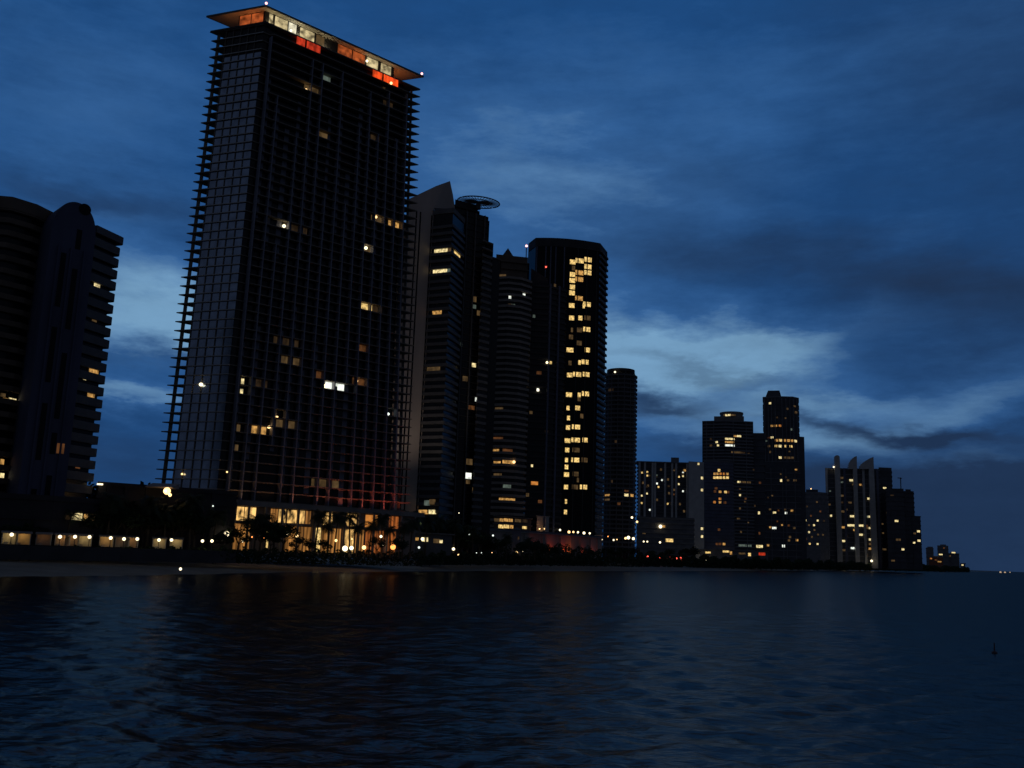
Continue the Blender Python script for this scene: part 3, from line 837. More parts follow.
# ================================================================== tower with the columns of yellow windows
d5 = 600
arc = []
for i in range(9):
    t = i / 8; px = 536 + 64 * t
    arc.append((px, 240, d5 + 4 + 9 * t - 16 * t * (1 - t)))
pts = [xy(529, 245, d5 + 16)] + [xy(*a) for a in arc] + [xy(607, 249, d5 + 32)]
P = ccw(pts + [away(pts[-1], 20), away(pts[0], 28)])
z5 = zat(560, 236.5, d5)
B5 = Bld('condominium_tower', 'tall dark tower with columns of glowing yellow windows and a curved roofline', P, GZ, z5, 4.35)
B5.z0 = z5 - 4.35 * 47.4
B5.part('glass_wall', 'black_glass', MB().prism(P, GZ, z5 - 6))
B5.part('crown', 'dark_concrete', MB().prism(offset(P, .35), z5 - 6, z5))
rE = (xy(600.4, 243, d5 + 13.2), xy(607, 249, d5 + 32))
for k in range(47):
    z = B5.z0 + k * 4.35
    if z < GZ + 8: continue
    B5.part('balcony', 'grey_concrete', MB().wallbox(rE[0], rE[1], z, z + 1.5, 1.2, .02))
B5.fins('blue_stucco', [(537, 250), (546, 250), (551, 250), (556, 250), (564.5, 250)], .5, .8, GZ, z5 - 6.2, name='rib')
B5.fins('dark_concrete', [(578.2, 250), (587.4, 250), (597, 250)], .35, .7, GZ, z5 - 6.2, name='rib')
WL = []
for px, py, w in ((573, 262, 5.5), (582, 261, 8), (590.2, 260, 7), (590, 267, 7), (573.5, 268, -3), (572.5, 274.5, 5), (582, 273, 8), (590, 273, 7), (572.5, 280.5, 5.5), (581.5, 279.5, 8), (572.5, 287, 5), (572.5, 293, 5.5),
                  (581, 298.5, 7.5), (572, 305.5, 5.5), (588.5, 304.5, 7.5), (583.5, 306, 2), (572, 318, 5), (588, 329.5, 7), (580, 330, -6), (572, 330, -2), (571, 337, -4), (579, 343, -6), (570.5, 350, 7), (585, 362, 7), (579.5, 362.5, 2.5),
                  (570, 363, -3), (569.7, 375, 5.5), (578.8, 374.5, 8), (587, 374.5, 6.5), (569, 394.7, 6), (579.5, 395, 3), (586, 393.8, 7), (568, 408, 3), (568, 427.5, 4), (577, 427, 8), (567.5, 440.6, 5.5), (576, 440, 8.5),
                  (576, 460, 8), (566.5, 460, 3), (566.5, 467, 3.5), (566.5, 474.5, 5), (575.5, 474, -6), (583.5, 487, 7), (566, 501.5, 2), (578, 480, -2), (581, 416, -3), (580, 399, -3), (568.5, 418, 3), (577.5, 408, 5), (567.2, 450, 4), (576, 450, -7), (585, 440, 5), (584.5, 460, -6), (566, 487, 4), (575, 487, -6), (565.5, 512, 3), (588, 318, -6), (580.5, 318, 4), (588, 350, 5)):
    g = 'warm' if w > 0 else 'dim'
    if (px, py) in ((581, 298.5), (582, 273), (581.5, 279.5)): g = 'warm2'
    WL.append((px, py, abs(w) * 1.0, 4.5, g))
B5.lit(WL, snap=False)

# ================================================================== round tower
d6 = 760
c6 = xy(620.5, 400, d6 + 13); r6 = 13.2
P = [(c6[0] + r6 * math.cos(2 * PI * i / 28), c6[1] + r6 * math.sin(2 * PI * i / 28)) for i in range(28)]
z6 = zat(620, 373, d6)
B6 = Bld('apartment_tower', 'slim round tower with ringed balconies and small lamp on its roof', P, GZ, z6, 3.6)
B6.walls('dark_glass'); B6.slabs('grey_concrete', .8, .35, 1.0, 2)
zc6 = zat(620, 367.5, d6)
Pc = offset(P, -1.5)
B6.part('crown', 'dark_concrete', MB().ring(Pc, offset(Pc, -.6), z6 + 2.4, zc6))
for i in range(0, 28, 2): B6.part('crown_post', 'metal', MB().tube([(Pc[i][0], Pc[i][1], z6), (Pc[i][0], Pc[i][1], z6 + 2.4)], .35))
B6.part('roof_room', 'dark_concrete', MB().prism(offset(P, -3.5), z6, z6 + 3.2))
B6.fins('grey_concrete', [(606.5, 400), (612, 400), (618, 400), (624, 400), (630, 400)], .75, .7, GZ, z6)
B6.lit([(607, 497, 6, 3, 'warm2'), (607, 501, 6, 3, 'dim'), (618, 502, 3, 4, 'dimorange'), (628, 497, 4, 4, 'pale'), (627.5, 493, 4, 3, 'dimorange'), (632, 497, 3, 5, 'warm2'), (611, 480, 2, 5, 'dimmer'), (612, 390, 5, 4, 'dimmer'), (615, 440, 3, 3, 'dimmer')])
bulb(B6, 615, 372, B6.hit(615, 372)[2] - .9, .8, 'white')

# ================================================================== white mid-rise with vertical piers
d7 = 900
P = ccw([xy(638, 470, d7), xy(690, 470, d7 + 6), away(xy(690, 470, d7 + 6), 22), away(xy(638, 470, d7), 22)])
z7 = zat(660, 462.5, d7)
B7 = Bld('apartment_block', 'white mid-rise slab block with vertical piers and blank end wall', P, GZ, z7, 3.3, 'apartment block')
B7.walls('hazed_wall')
B7.fins('white_paint', [(639.5, 470), (644.8, 470), (652.5, 470), (655, 470), (665, 470), (672, 470), (676, 470), (687, 470)], 1.6, 1.9, GZ, z7 + .5, name='pier')
B7.slabs('hazed_grey', 1.0, .3, 0, 3)
B7.part('roof', 'hazed_grey', MB().prism(offset(P, 1.8), z7 - .2, z7 + .9))
ew = ccw([xy(688.5, 470, d7 - 4), xy(704, 470, d7 + 2), away(xy(704, 470, d7 + 2), 26), away(xy(688.5, 470, d7 - 4), 26)])
B7.part('end_wall', 'white_paint', MB().prism(ew, GZ, z7 + 1.2))
mp_ = ccw([xy(671, 460, d7 + 6), xy(679, 460, d7 + 6), away(xy(679, 460, d7 + 6), 6), away(xy(671, 460, d7 + 6), 6)])
B7.part('plant_room', 'hazed_grey', MB().prism(mp_, z7 + .9, zat(675, 457.5, d7 + 6)))
lw = []
for px, py in ((642, 472.8), (647.3, 472), (647.3, 475.6), (662, 480), (657, 484), (658.4, 487.7), (683, 472), (683, 476), (679, 476.8), (678.8, 484.3), (683, 492), (641.7, 495.4), (647, 494.3), (641.7, 503), (667.7, 503.8), (649.7, 509.8)):
    lw.append((px, py, 1.5, 1.7, random.choice(['pale', 'white', 'pale', 'warm'])))
for px, py in ((643, 484), (661, 470), (669, 493), (680, 503), (657, 499), (648, 485), (684, 511), (668, 478)): lw.append((px, py, 1.8, 2.2, 'dim'))
B7.lit(lw)
EB = Bld.__new__(Bld); EB.root = B7.root; EB.poly = ew; EB.z0 = GZ; EB.z1 = z7; EB.fh = 3.3
EB.lit([(702, 478, 2, 2.4, 'pale'), (702, 490, 2, 2.4, 'pale'), (698.5, 463.9, 1.8, 2, 'pale'), (702, 528.7, 2.2, 2.4, 'pale'), (702, 536.5, 2, 2.4, 'pale'), (690, 520, 2, 3, 'pale')], snap=False)
P = ccw([xy(637, 530, d7 - 60), xy(694, 530, d7 - 50), away(xy(694, 530, d7 - 50), 30), away(xy(637, 530, d7 - 60), 30)])
zp7 = zat(660, 517, d7 - 55)
B = Bld('podium_building', 'low terrace building with a bright lamp at foot of white mid-rise', P, GZ, zp7, 4.2, 'building')
B.walls('hazed_grey'); B.slabs('concrete', .6, .4, .9, 1)
B.lit([(669.5, 540, 7, 5, 'warm'), (662.5, 527, 5, 3.5, 'warm2'), (644, 533, 3, 2, 'dim')], snap=False)
h = B.hit(661, 526.5); bulb(B, 660.5, 526.5, h[2] - 1, 1.5, 'white')

# ================================================================== tower with the round drum on top
d8 = 1050
P = ccw([xy(703.5, 430, d8), xy(725, 430, d8 - 6), xy(752, 430, d8 + 4), away(xy(752, 430, d8 + 4), 34), away(xy(703.5, 430, d8), 34)])
z8 = zat(725, 421.5, d8)
B8 = Bld('condominium_tower', 'distant tower topped by a wide round drum, bright windows under its roof', P, GZ, z8, 3.6)
B8.walls('hazed_wall'); B8.slabs('hazed_grey', 1.4, .35, 1.0, 3)
p8 = ccw([xy(714, 420, d8 + 3), xy(744, 420, d8 + 3), away(xy(744, 420, d8 + 3), 24), away(xy(714, 420, d8 + 3), 24)])
zd0 = zat(728, 416.3, d8 + 3); B8.part('roof_storey', 'concrete', MB().prism(p8, z8, zd0))
cd = xy(731.5, 416, d8 + 14); rd = 12.4
dr = [(cd[0] + rd * math.cos(2 * PI * i / 28), cd[1] + rd * math.sin(2 * PI * i / 28)) for i in range(28)]
B8.part('drum', 'concrete', MB().prism(dr, zd0, zat(731, 412, d8 + 2)))
B8.part('drum_rim', 'concrete', MB().ring(offset(dr, .6), offset(dr, -.5), zat(731, 412.9, d8 + 2), zat(731, 411.4, d8 + 2)))
DB = Bld.__new__(Bld); DB.root = B8.root; DB.poly = dr; DB.z0 = zd0; DB.z1 = zd0 + 9; DB.fh = 6
DB.lit([(729, 415, 5, 1.8, 'pale'), (725, 415, 4, 1.6, 'dim'), (734, 415, 5, 1.6, 'dim')], snap=False)
B8.lit([(726, 437.5, 9, 2.6, 'pale'), (726, 441.2, 8.5, 2.0, 'warm2'), (726, 445.4, 9, 2.6, 'white'), (735, 437.5, 3, 2.5, 'warm2'), (739, 438, 4, 3, 'pale'), (716.7, 441.5, 2, 2.5, 'pale'), (718, 445, 2, 3, 'pale'), (736.5, 454, 10, 2.6, 'dim'), (743, 454, 4, 2.5, 'dimmer'), (711, 445, 2, 2, 'dim'), (711, 438, 2, 2, 'dimmer'),
        (739, 483, 3, 2.6, 'pale'), (745, 483, 11, 2.6, 'dim'), (740, 490, 1.6, 2, 'dim'), (740, 495, 1.6, 2, 'pale'), (740, 510, 1.6, 3, 'dim'), (738.5, 519, 3, 2, 'dim'), (748, 523, 2, 2, 'dim'), (741, 533, 1.6, 3, 'dim'), (745, 545, 12, 2.4, 'dimcool')])
B8.fins('hazed_grey', [(707, 440), (714, 440), (733, 440), (746, 440)], 1.2, .8, GZ, z8)
P = ccw([xy(750.5, 440, d8 + 6), xy(764, 440, d8 + 6), away(xy(764, 440, d8 + 6), 26), away(xy(750.5, 440, d8 + 6), 26)])
z8c = zat(757, 433, d8 + 6)
B = Bld('apartment_tower', 'plain dark tower joining the drum-topped tower to the taller crowned tower', P, GZ, z8c, 3.6)
B.walls('hazed_wall'); B.slabs('hazed_grey', .8, .35, 0, 2, None, 2, name='ledge')
B.lit([(759, 512, 1.8, 3, 'pale'), (759.5, 534.5, 1.6, 2.4, 'dimorange'), (759.5, 546.3, 6, 2.6, 'pale'), (753.5, 470, 1.5, 2, 'dimmer'), (760, 482, 2, 2, 'dimorange'), (755, 505, 1.6, 2, 'dimmer')])
P = ccw([xy(704.3, 480, 960), xy(733.5, 480, 966), away(xy(733.5, 480, 966), 24), away(xy(704.3, 480, 960), 24)])
z8f = zat(718, 462, 963)
B = Bld('apartment_block', 'blue-grey block with rows of orange windows standing before drum-topped tower', P, GZ, z8f, 3.5, 'apartment block')
B.walls('blue_stucco')
B.part('roof', 'hazed_grey', MB().prism(offset(P, .6), z8f - .3, z8f + .8))
B.slabs('hazed_wall', .5, .3, 0, 2, name='ledge')
lw = [(719, 469.5, 2.4, 2.6, 'warm')]
for px in (714.5, 717.5, 720.5, 724, 727.5):
    lw += [(px, 473.8, 2, 2.2, random.choice(['orange', 'dimorange', 'warm2'])), (px, 477.6, 2.4, 2.4, random.choice(['warm', 'warm2', 'orange']))]
for px, py, g in ((715, 491.5, 'dimorange'), (720, 492, 'warm2'), (725.5, 492.6, 'warm'), (728, 493, 'dimorange'), (716, 489, 'dimorange'), (720, 499, 'orange'), (714.5, 503, 'orange'), (720, 502.7, 'warm2'), (725, 503, 'dimorange'), (719, 529, 'dimorange'), (717, 544, 'dimorange'), (724, 544, 'warm2'), (720, 543.5, 'dimorange')):
    lw.append((px, py, 2.4, 2.2, g))
B.lit(lw)
P = ccw([xy(700, 552, 900), xy(768, 552, 915), away(xy(768, 552, 915), 20), away(xy(700, 552, 900), 20)])
B = Bld('podium_building', 'low beachside pavilion strip with bright arcade lights below the drum-topped tower', P, GZ, zat(730, 550.5, 905), 4.0, 'building')
B.walls('hazed_grey'); B.part('roof', 'concrete', MB().prism(offset(P, 1.0), B.z1, B.z1 + .5))
B.lit([(726, 551.5, 6, 1.8, 'warm'), (708, 552.5, 5, 1.6, 'warm'), (749.5, 554.5, 2.5, 3, 'warm'), (762, 554, 6, 2.6, 'red'), (731, 553, 2, 3, 'warm2'), (742, 553.5, 6, 1.6, 'dim')], snap=False)

# ================================================================== far tallest crowned tower
d9 = 1200
P = ccw([xy(763.3, 420, d9), xy(778, 420, d9 - 5), xy(793, 420, d9), xy(799, 420, d9 + 10), away(xy(799, 420, d9 + 10), 30), away(xy(763.3, 420, d9), 34)])
z9 = zat(780, 398, d9)
B9 = Bld('condominium_tower', 'tallest of the distant towers, with trapezoid crown and glowing amber window row', P, GZ, z9, 3.6)
B9.walls('hazed_wall')
B9.slabs('hazed_wall', .5, .35, .7, 3, 56, 2)
B9.fins('hazed_grey', [(765, 420), (768.5, 420), (772, 420), (775.5, 420), (782, 420), (786, 420), (790, 420), (793.2, 420), (796.5, 420)], .9, .9, GZ, z9 - 1, name='pier')
cq = [xy(764.6, 397, d9 + 4), xy(782, 397, d9 + 4)]; cq = ccw(cq + [away(cq[1], 18), away(cq[0], 18)])
ct = [xy(768, 391, d9 + 7), xy(779.5, 391, d9 + 7)]; ct = ccw(ct + [away(ct[1], 12), away(ct[0], 12)])
m = MB(); zc9 = zat(774, 390.5, d9 + 7)
m.v = [(p[0], p[1], z9 - .5) for p in cq] + [(p[0], p[1], zc9) for p in ct]
m.f = [(0, 1, 5, 4), (1, 2, 6, 5), (2, 3, 7, 6), (3, 0, 4, 7), (3, 2, 1, 0), (4, 5, 6, 7)]
B9.part('crown', 'hazed_wall', m)
B9.part('parapet', 'hazed_grey', MB().ring(offset(P, .5), offset(P, -.6), z9, z9 + 1.6))
sh = ccw([xy(797, 440, d9 + 6), xy(804.3, 440, d9 + 12), away(xy(804.3, 440, d9 + 12), 24), away(xy(797, 440, d9 + 6), 24)])
B9.part('shoulder', 'hazed_wall', MB().prism(sh, GZ, zat(802, 436.5, d9 + 8)))
fr = ccw([xy(763, 470, d9 - 12), xy(800, 470, d9 - 10), away(xy(800, 470, d9 - 10), 14), away(xy(763, 470, d9 - 12), 14)])
B9.part('lower_bay', 'hazed_wall', MB().prism(fr, GZ, zat(780, 462, d9 - 12)))
B9.part('bay_roof', 'hazed_grey', MB().prism(offset(fr, .4), zat(780, 462, d9 - 12), zat(780, 462, d9 - 12) + .8))
B9.lit([(770.4, 402, 3, 2.6, 'pale'), (787.4, 408.7, 1.6, 2, 'dim'), (772, 425.5, 2.2, 2.4, 'warm2'), (776, 425.5, 2.2, 2.4, 'warm2'), (780, 425.5, 2.2, 2.4, 'orange'), (772, 438.3, 2.4, 2.6, 'pale'), (777, 439, 3, 2.4, 'warm2'), (781, 439, 3, 2.6, 'warm'),
        (785.5, 439, 2.6, 2.6, 'warm2'), (788.6, 439.2, 2.6, 2.6, 'warm2'), (791.8, 439.4, 2.6, 2.6, 'warm2'), (795.3, 440, 2.4, 2.6, 'pale'), (797.6, 442, 2, 2.4, 'warm'), (776, 445.4, 2.2, 2.2, 'warm'), (780, 445.3, 2.6, 2.4, 'pale'), (785.7, 445, 2.2, 2.2, 'warm'), (791, 445, 2.6, 2.2, 'warm'), (769, 445, 2, 2, 'dim'), (770, 452, 2, 2, 'dim'), (769, 438, 2, 2, 'dimorange'),
        (780.2, 457.5, 2.6, 2.2, 'pale'), (789, 457, 9, 2, 'dim'), (799, 451, 1.6, 2.4, 'dim')])
FB = Bld.__new__(Bld); FB.root = B9.root; FB.poly = fr; FB.z0 = GZ; FB.z1 = 130; FB.fh = 3.6
FB.slabs('hazed_grey', .5, .35, .6, 3, 32, 2); FB.fins('hazed_grey', [(771, 480), (782.5, 480), (786, 480), (795, 480)], .8, .9, GZ, 122)
FB.lit([(774.5, 511.5, 3, 1.8, 'pale'), (774.2, 528, 4, 2, 'white'), (781.4, 479, 2.4, 2.4, 'pale'), (786, 513, 2.2, 2, 'white'), (783.5, 546, 2.6, 2.6, 'white'), (795, 480, 3, 1.8, 'dim'), (788, 480, 2, 1.8, 'dim'), (797, 539, 2.4, 2, 'warm2'), (789, 541, 2, 2, 'dim'), (770, 509, 2, 1.6, 'dim'), (768, 497, 1.6, 1.6, 'dimmer'), (790, 537, 2, 2, 'dim')])

# ================================================================== two buildings further on
P = ccw([xy(803, 500, 1500), xy(819, 500, 1498), xy(828, 500, 1512), away(xy(828, 500, 1512), 30), away(xy(803, 500, 1500), 30)])
B = Bld('apartment_tower', 'small speckled tower between the crowned tower and fin-topped tower', P, GZ, zat(812, 492, 1500), 3.5)
B.walls('hazed_grey'); B.slabs('hazed_grey', .6, .4, .5, 3, None, 2)
rp = ccw([xy(806, 491, 1504), xy(818, 491, 1504), away(xy(818, 491, 1504), 18), away(xy(806, 491, 1504), 18)])
B.part('plant_room', 'hazed_wall', MB().prism(rp, B.z1, zat(812, 489.5, 1504)))
B.lit([(px, py, 1.6, 1.8, g) for px, py, g in ((817, 503, 'dim'), (802.8, 513, 'dim'), (805.5, 520, 'pale'), (814, 525, 'pale'), (809, 526, 'dim'), (817.7, 520.5, 'pale'), (809, 531, 'pale'), (814.5, 531, 'dim'), (809.7, 543.3, 'warm'), (803.5, 544.6, 'warm2'), (817.6, 545, 'pale'), (820, 512, 'dimorange'), (823, 535, 'dim'), (812, 538, 'dim'), (806, 538, 'dimorange'), (818, 534, 'dim'), (824, 521, 'dimmer'), (807, 506, 'dimmer'), (811, 515, 'dimorange'))])
bulb(B, 811, 488.8, 1512, .9, 'warm')

d11 = 1550
P = ccw([xy(826, 480, d11), xy(880, 480, d11 + 14), away(xy(880, 480, d11 + 14), 30), away(xy(826, 480, d11), 30)])
z11 = zat(850, 468, d11)
B11 = Bld('condominium_tower', 'distant wide tower crowned by three pale curved fins', P, GZ, z11, 3.5)
B11.walls('hazed_wall'); B11.slabs('hazed_grey', .7, .4, .7, 3, None, 2)
fa, fb = xy(826, 480, d11 - 6), xy(880, 480, d11 + 8)
def onf(px, py):
    t, s = seg_hit(px, py, fa, fb); return (fa[0] + (fb[0] - fa[0]) * t, fa[1] + (fb[1] - fa[1]) * t, zat(px, py, s))
fu = ((fb[0] - fa[0]), (fb[1] - fa[1])); fl = math.hypot(*fu); fn = (-fu[1] / fl, fu[0] / fl, 0)
def finprof(lx, rx, top, curve):
    A = onf(lx, 500); Bq = onf(rx, 500)
    return [(A[0], A[1], GZ), (Bq[0], Bq[1], GZ)] + [onf(*q) for q in curve]
B11.part('roof_fin', 'white_paint', MB().extrude(finprof(836, 841, 0, [(839.9, 462), (839.6, 456.5), (838, 455.2), (836, 455.3), (834.8, 456.5), (834.8, 462)]), fn, 9))
B11.part('roof_fin', 'white_paint', MB().extrude(finprof(854, 858, 0, [(856.9, 462), (856.8, 456), (854.5, 456.8), (851.5, 459.3), (849.5, 462.5), (848.5, 466), (848.3, 469), (853.2, 469)]), fn, 9))
B11.part('roof_fin', 'white_paint', MB().extrude(finprof(870, 876, 0, [(873.8, 465), (873.5, 456.8), (870, 458.2), (866, 460.5), (862, 463.5), (860, 466), (860, 469), (869, 469)]), fn, 9))
for px in (827, 864): 
    B11.fins('white_paint', [(px, 500)], 2, 3.5, GZ, z11, name='pier')
B11.fins('blue_stucco', [(845, 500), (878, 500)], 1.6, 3.5, GZ, z11, name='pier')
lst = [(852, 480, 4.5, 2.2, 'pale'), (842, 478, 2.6, 1.8, 'dim'), (842, 495, 2.4, 1.8, 'dim'), (850, 502.5, 2.6, 1.6, 'dim'), (842.5, 511, 3, 1.8, 'dim'), (852.8, 515.7, 5, 1.8, 'pale'), (868.7, 498.3, 2.2, 2, 'pale'), (869, 516, 2.6, 1.8, 'pale'), (842, 502, 2, 1.6, 'dimmer'),
       (852, 525.7, 8, 3, 'pale'), (860.4, 526.4, 5, 2.8, 'pale'), (843, 526.8, 4, 2, 'warm2'), (866.5, 527, 4, 2, 'dim'), (870, 528.5, 2.4, 2, 'pale'), (861, 535.7, 3, 2.2, 'pale'), (842.8, 542, 4, 2.2, 'pale'), (852.5, 547, 3, 3, 'white'), (842.5, 549, 5, 1.8, 'dim'), (870, 539, 2, 2, 'pale'), (870, 543, 2, 2, 'dim'), (870, 549, 2.4, 1.8, 'warm2'), (831, 515, 1.6, 2, 'pale'), (829.5, 504.6, 1.6, 1.6, 'dim'), (847, 536, 2, 1.6, 'dimmer')]
B11.lit(lst, proud=.9)
bulb(B11, 833.7, 467, d11 - 4, 1.3, 'white')
P = ccw([xy(879, 480, d11 + 20), xy(892, 480, d11 + 30), away(xy(892, 480, d11 + 30), 30), away(xy(879, 480, d11 + 20), 30)])
B = Bld('apartment_tower', 'dark flat-topped tower touching the right side of fin-topped tower', P, GZ, zat(886, 467.5, d11 + 24), 3.5)
B.walls('hazed_wall'); B.slabs('hazed_wall', .6, .4, .6, 3, None, 2)
B.lit([(884.7, 488.3, 2.8, 3, 'pale'), (881, 524, 2.4, 1.6, 'dim'), (881, 534, 2.6, 1.6, 'dim'), (882.5, 550, 4, 1.6, 'dim'), (887, 512, 1.6, 1.6, 'dimmer')])
P = ccw([xy(886, 500, d11 - 20), xy(904, 500, d11 - 16), away(xy(904, 500, d11 - 16), 30), away(xy(886, 500, d11 - 20), 30)])
zA = zat(896, 488.5, d11 - 18)
B = Bld('unfinished_tower', 'lower dark tower with small crane mast on its roof', P, GZ, zA, 3.5)
B.walls('hazed_wall'); B.slabs('hazed_wall', .6, .4, .6, 3, None, 2)
B.lit([(896.6, 520.6, 3, 3, 'pale'), (898.4, 540.8, 4, 2, 'dim'), (903, 549.5, 2.2, 2, 'pale'), (893, 560, 3, 2, 'dim'), (892, 496, 3, 1.4, 'dimmer')])
c1 = at(900.5, 477.5, d11 - 5); c2 = at(897.5, 477.8, d11 - 5); c3 = at(902, 478.4, d11 - 5)
B.part('crane_mast', 'metal', MB().tube([(c1[0], c1[1], zA - 1), c1], .75)); B.part('crane_jib', 'metal', MB().tube([c2, c3], .6))
P = ccw([xy(903, 500, d11), xy(914, 500, d11 + 6), away(xy(914, 500, d11 + 6), 30), away(xy(903, 500, d11), 30)])
B = Bld('apartment_tower', 'unlit narrow tower right of the one with crane mast', P, GZ, zat(908, 491, d11 + 2), 3.5)
B.walls('hazed_wall'); B.slabs('hazed_wall', .6, .4, .6, 3, None, 2)
B.part('roof_room', 'hazed_wall', MB().prism(offset(P, -4), B.z1, B.z1 + 3))
P = ccw([xy(912.5, 530, d11 + 4), xy(921, 530, d11 + 8), away(xy(921, 530, d11 + 8), 26), away(xy(912.5, 530, d11 + 4), 26)])
B = Bld('apartment_tower', 'short dark tower ending the row of high-rises on its right', P, GZ, zat(917, 516.5, d11 + 6), 3.5)
B.walls('hazed_wall'); B.slabs('hazed_wall', .5, .4, .6, 3, None, 2)
B.part('roof', 'hazed_wall', MB().prism(offset(P, .6), B.z1, B.z1 + .8))
B.lit([(918.5, 532, 2.4, 2, 'pale'), (919, 540, 2.4, 2, 'pale'), (914.7, 534, 2, 1.8, 'dim'), (913.6, 543, 2, 2, 'pale'), (913.6, 558, 1.6, 3, 'dimorange')])
rw = random.Random(8)
for bb, (xa, xb, ya, yb), n_ in ((B8, (708, 749, 448, 540), 14), (B9, (766, 799, 405, 452), 8), (FB, (767, 797, 470, 548), 14), (B11, (829, 877, 476, 555), 16), (B7, (641, 686, 468, 512), 10)):
    bb.lit([(rw.uniform(xa, xb), rw.uniform(ya, yb), rw.uniform(1.2, 2.2), rw.uniform(1.2, 1.9), rw.choice(['dim', 'dim', 'dimorange', 'dimcool', 'warm2', 'dimmer'])) for _ in range(n_)], proud=.9)
# far cluster
far = [(926.5, 934, 547, 3000, 'far low-rise with one white lit window, leftmost of distant cluster', [(933.5, 547.6, 1.6, 1.6, 'pale')]),
       (929, 943, 556.5, 2900, 'far reddish low block in front of the distant cluster', [(931, 558.5, 1.6, 1.2, 'orange'), (936, 560, 2, 1.2, 'dimorange'), (939.5, 561.5, 3, 1.2, 'warm2'), (941.5, 554.5, 3, 1.3, 'pale')]),
       (938, 949, 544.8, 3050, 'far tower, the tallest of the distant cluster', [(944, 548, 1.2, 2, 'dimorange')]),
       (947, 959.5, 552.5, 3100, 'far stepped block on the right of the distant cluster', [(953.5, 552.6, 3, 1.2, 'pale'), (950, 556, 1.4, 1.4, 'dim')]),
       (960, 965, 563.5, 3200, 'far lowest little block at right end of the distant cluster', [(962.5, 565, 1.6, 1.6, 'pale')])]
for i, (xa, xb, yt, d, lab, ws) in enumerate(far):
    P = ccw([xy(xa, 562, d), xy(xb, 562, d + 10), away(xy(xb, 562, d + 10), 40), away(xy(xa, 562, d), 40)])
    B = Bld('far_building', lab, P, GZ, zat((xa + xb) / 2, yt + .7, d), 4, 'building')
    B.walls('reddish_wall' if i == 1 else 'hazed_grey')
    B.slabs('hazed_grey', .8, .5, .6, 3, None, 3)
    c = cen(P); s_ = 5
    B.part('roof_room', 'hazed_grey', MB().prism([(c[0] - s_, c[1] - s_), (c[0] + s_ * 1.5, c[1] - s_), (c[0] + s_ * 1.5, c[1] + s_), (c[0] - s_, c[1] + s_)], B.z1, B.z1 + 3.5))
    B.lit(ws, snap=False)

# ================================================================== poolside terraces in front of the middle towers
P = ccw([xy(481, 535, 470), xy(540, 535, 515), xy(602, 540, 580), away(xy(602, 540, 580), 15), away(xy(481, 535, 470), 25)])
zq = zat(520, 531.5, 476)
B = Bld('pool_terrace', 'raised terrace with red-lit wall and lamp row at foot of yellow-windowed tower', P, GZ, zq, 4, 'terrace')
B.walls('tan_stucco'); B.part('coping', 'concrete', MB().prism(offset(P, .7), zq - .1, zq + .5))
B.part('railing', 'metal', MB().ring(offset(P, .4), offset(P, .25), zq + .5, zq + 1.3))
for px in (506, 524, 542, 560, 570, 580, 590, 597): 
    h = B.hit(px, 538); p, q = xy(px - .6, 538, h[2]), xy(px + .6, 538, h[2] + .2)
    B.part('pilaster', 'concrete', MB().wallbox(p, q, GZ, zq - .12, .5, .3))
for px, c, w in ((536, (1, .16, .05), 200), (552, (1, .14, .04), 420), (566, (1, .13, .04), 520), (571, (1, .28, .08), 420), (584, (1, .16, .06), 200), (594, (1, .2, .12), 160)):
    h = B.hit(px, 540); p = at(px, 540, h[2] - 4.0); q = at(px, 540, h[2])
    slight('terrace_floodlight', (p[0], p[1], GZ + 3.4), (q[0], q[1], zq - 2.0), (c[0], c[1] * .8, c[2] * .7), w * 1.7, 105)
# restaurant above the terrace
P = ccw([xy(494, 525, 491), xy(531, 525, 514), away(xy(531, 525, 514), 12), away(xy(494, 525, 491), 12)])
zR0, zR1 = zq + .5, zat(510, 516, 492)
B = Bld('terrace_restaurant', 'glazed restaurant with two rows of warm lights under brown banded tower', P, zR0, zR1, (zR1 - zR0) / 2, 'restaurant')
B.walls('brown_stucco'); B.slabs('concrete', .8, .3, 0, 1, 2, name='canopy')
B.lit([(497, 520, 6, 3, 'dim'), (501.5, 520, 4, 3, 'warm2'), (506, 520, 4, 3, 'warm2'), (510.5, 520.3, 4, 3, 'warm2'), (518, 520.6, 6, 3, 'dim'), (525, 521, 5, 3, 'dimmer'), (501, 526.5, 5, 3.4, 'warm'), (506.5, 526.5, 5, 3.4, 'warm'), (511.5, 526.8, 3.5, 3.2, 'warm2'), (524.5, 527.6, 4.5, 2.6, 'warm')])
# curtained cabana
cq = [xy(536.5, 524, 522), xy(549, 524, 530)]; P = ccw(cq + [away(cq[1], 5), away(cq[0], 5)])
t_ = thing('curtained_cabana', 'cabana hung with pale pink-lit curtains on the red-lit terrace', 'cabana', (*cen(P), zq + .5))
for i, (xa, xb) in enumerate(((536.8, 543.3), (545, 548.8))):
    m = MB(); n = 12
    a, b = Vector((*xy(xa, 524, 521.5), 0)), Vector((*xy(xb, 524, 525), 0))
    top = zat(540, 516.5, 523); o = []
    for k in range(n + 1):
        p = a + (b - a) * k / n; w = .12 * (-1) ** k; o.append((p.x, p.y + w))
    o += [(q[0], q[1] + .3) for q in o[::-1]]
    m.prism(ccw(o), zq + .5, top); m.build('curtain', MT['canvas'], t_)
MB().prism(offset(P, .4), zat(540, 516.3, 523) + .02, zat(540, 515.5, 523)).build('roof', MT['concrete'], t_)
p = at(541, 527, 518); plight('cabana_light', (p[0], p[1], p[2]), (1, .45, .2), 120)
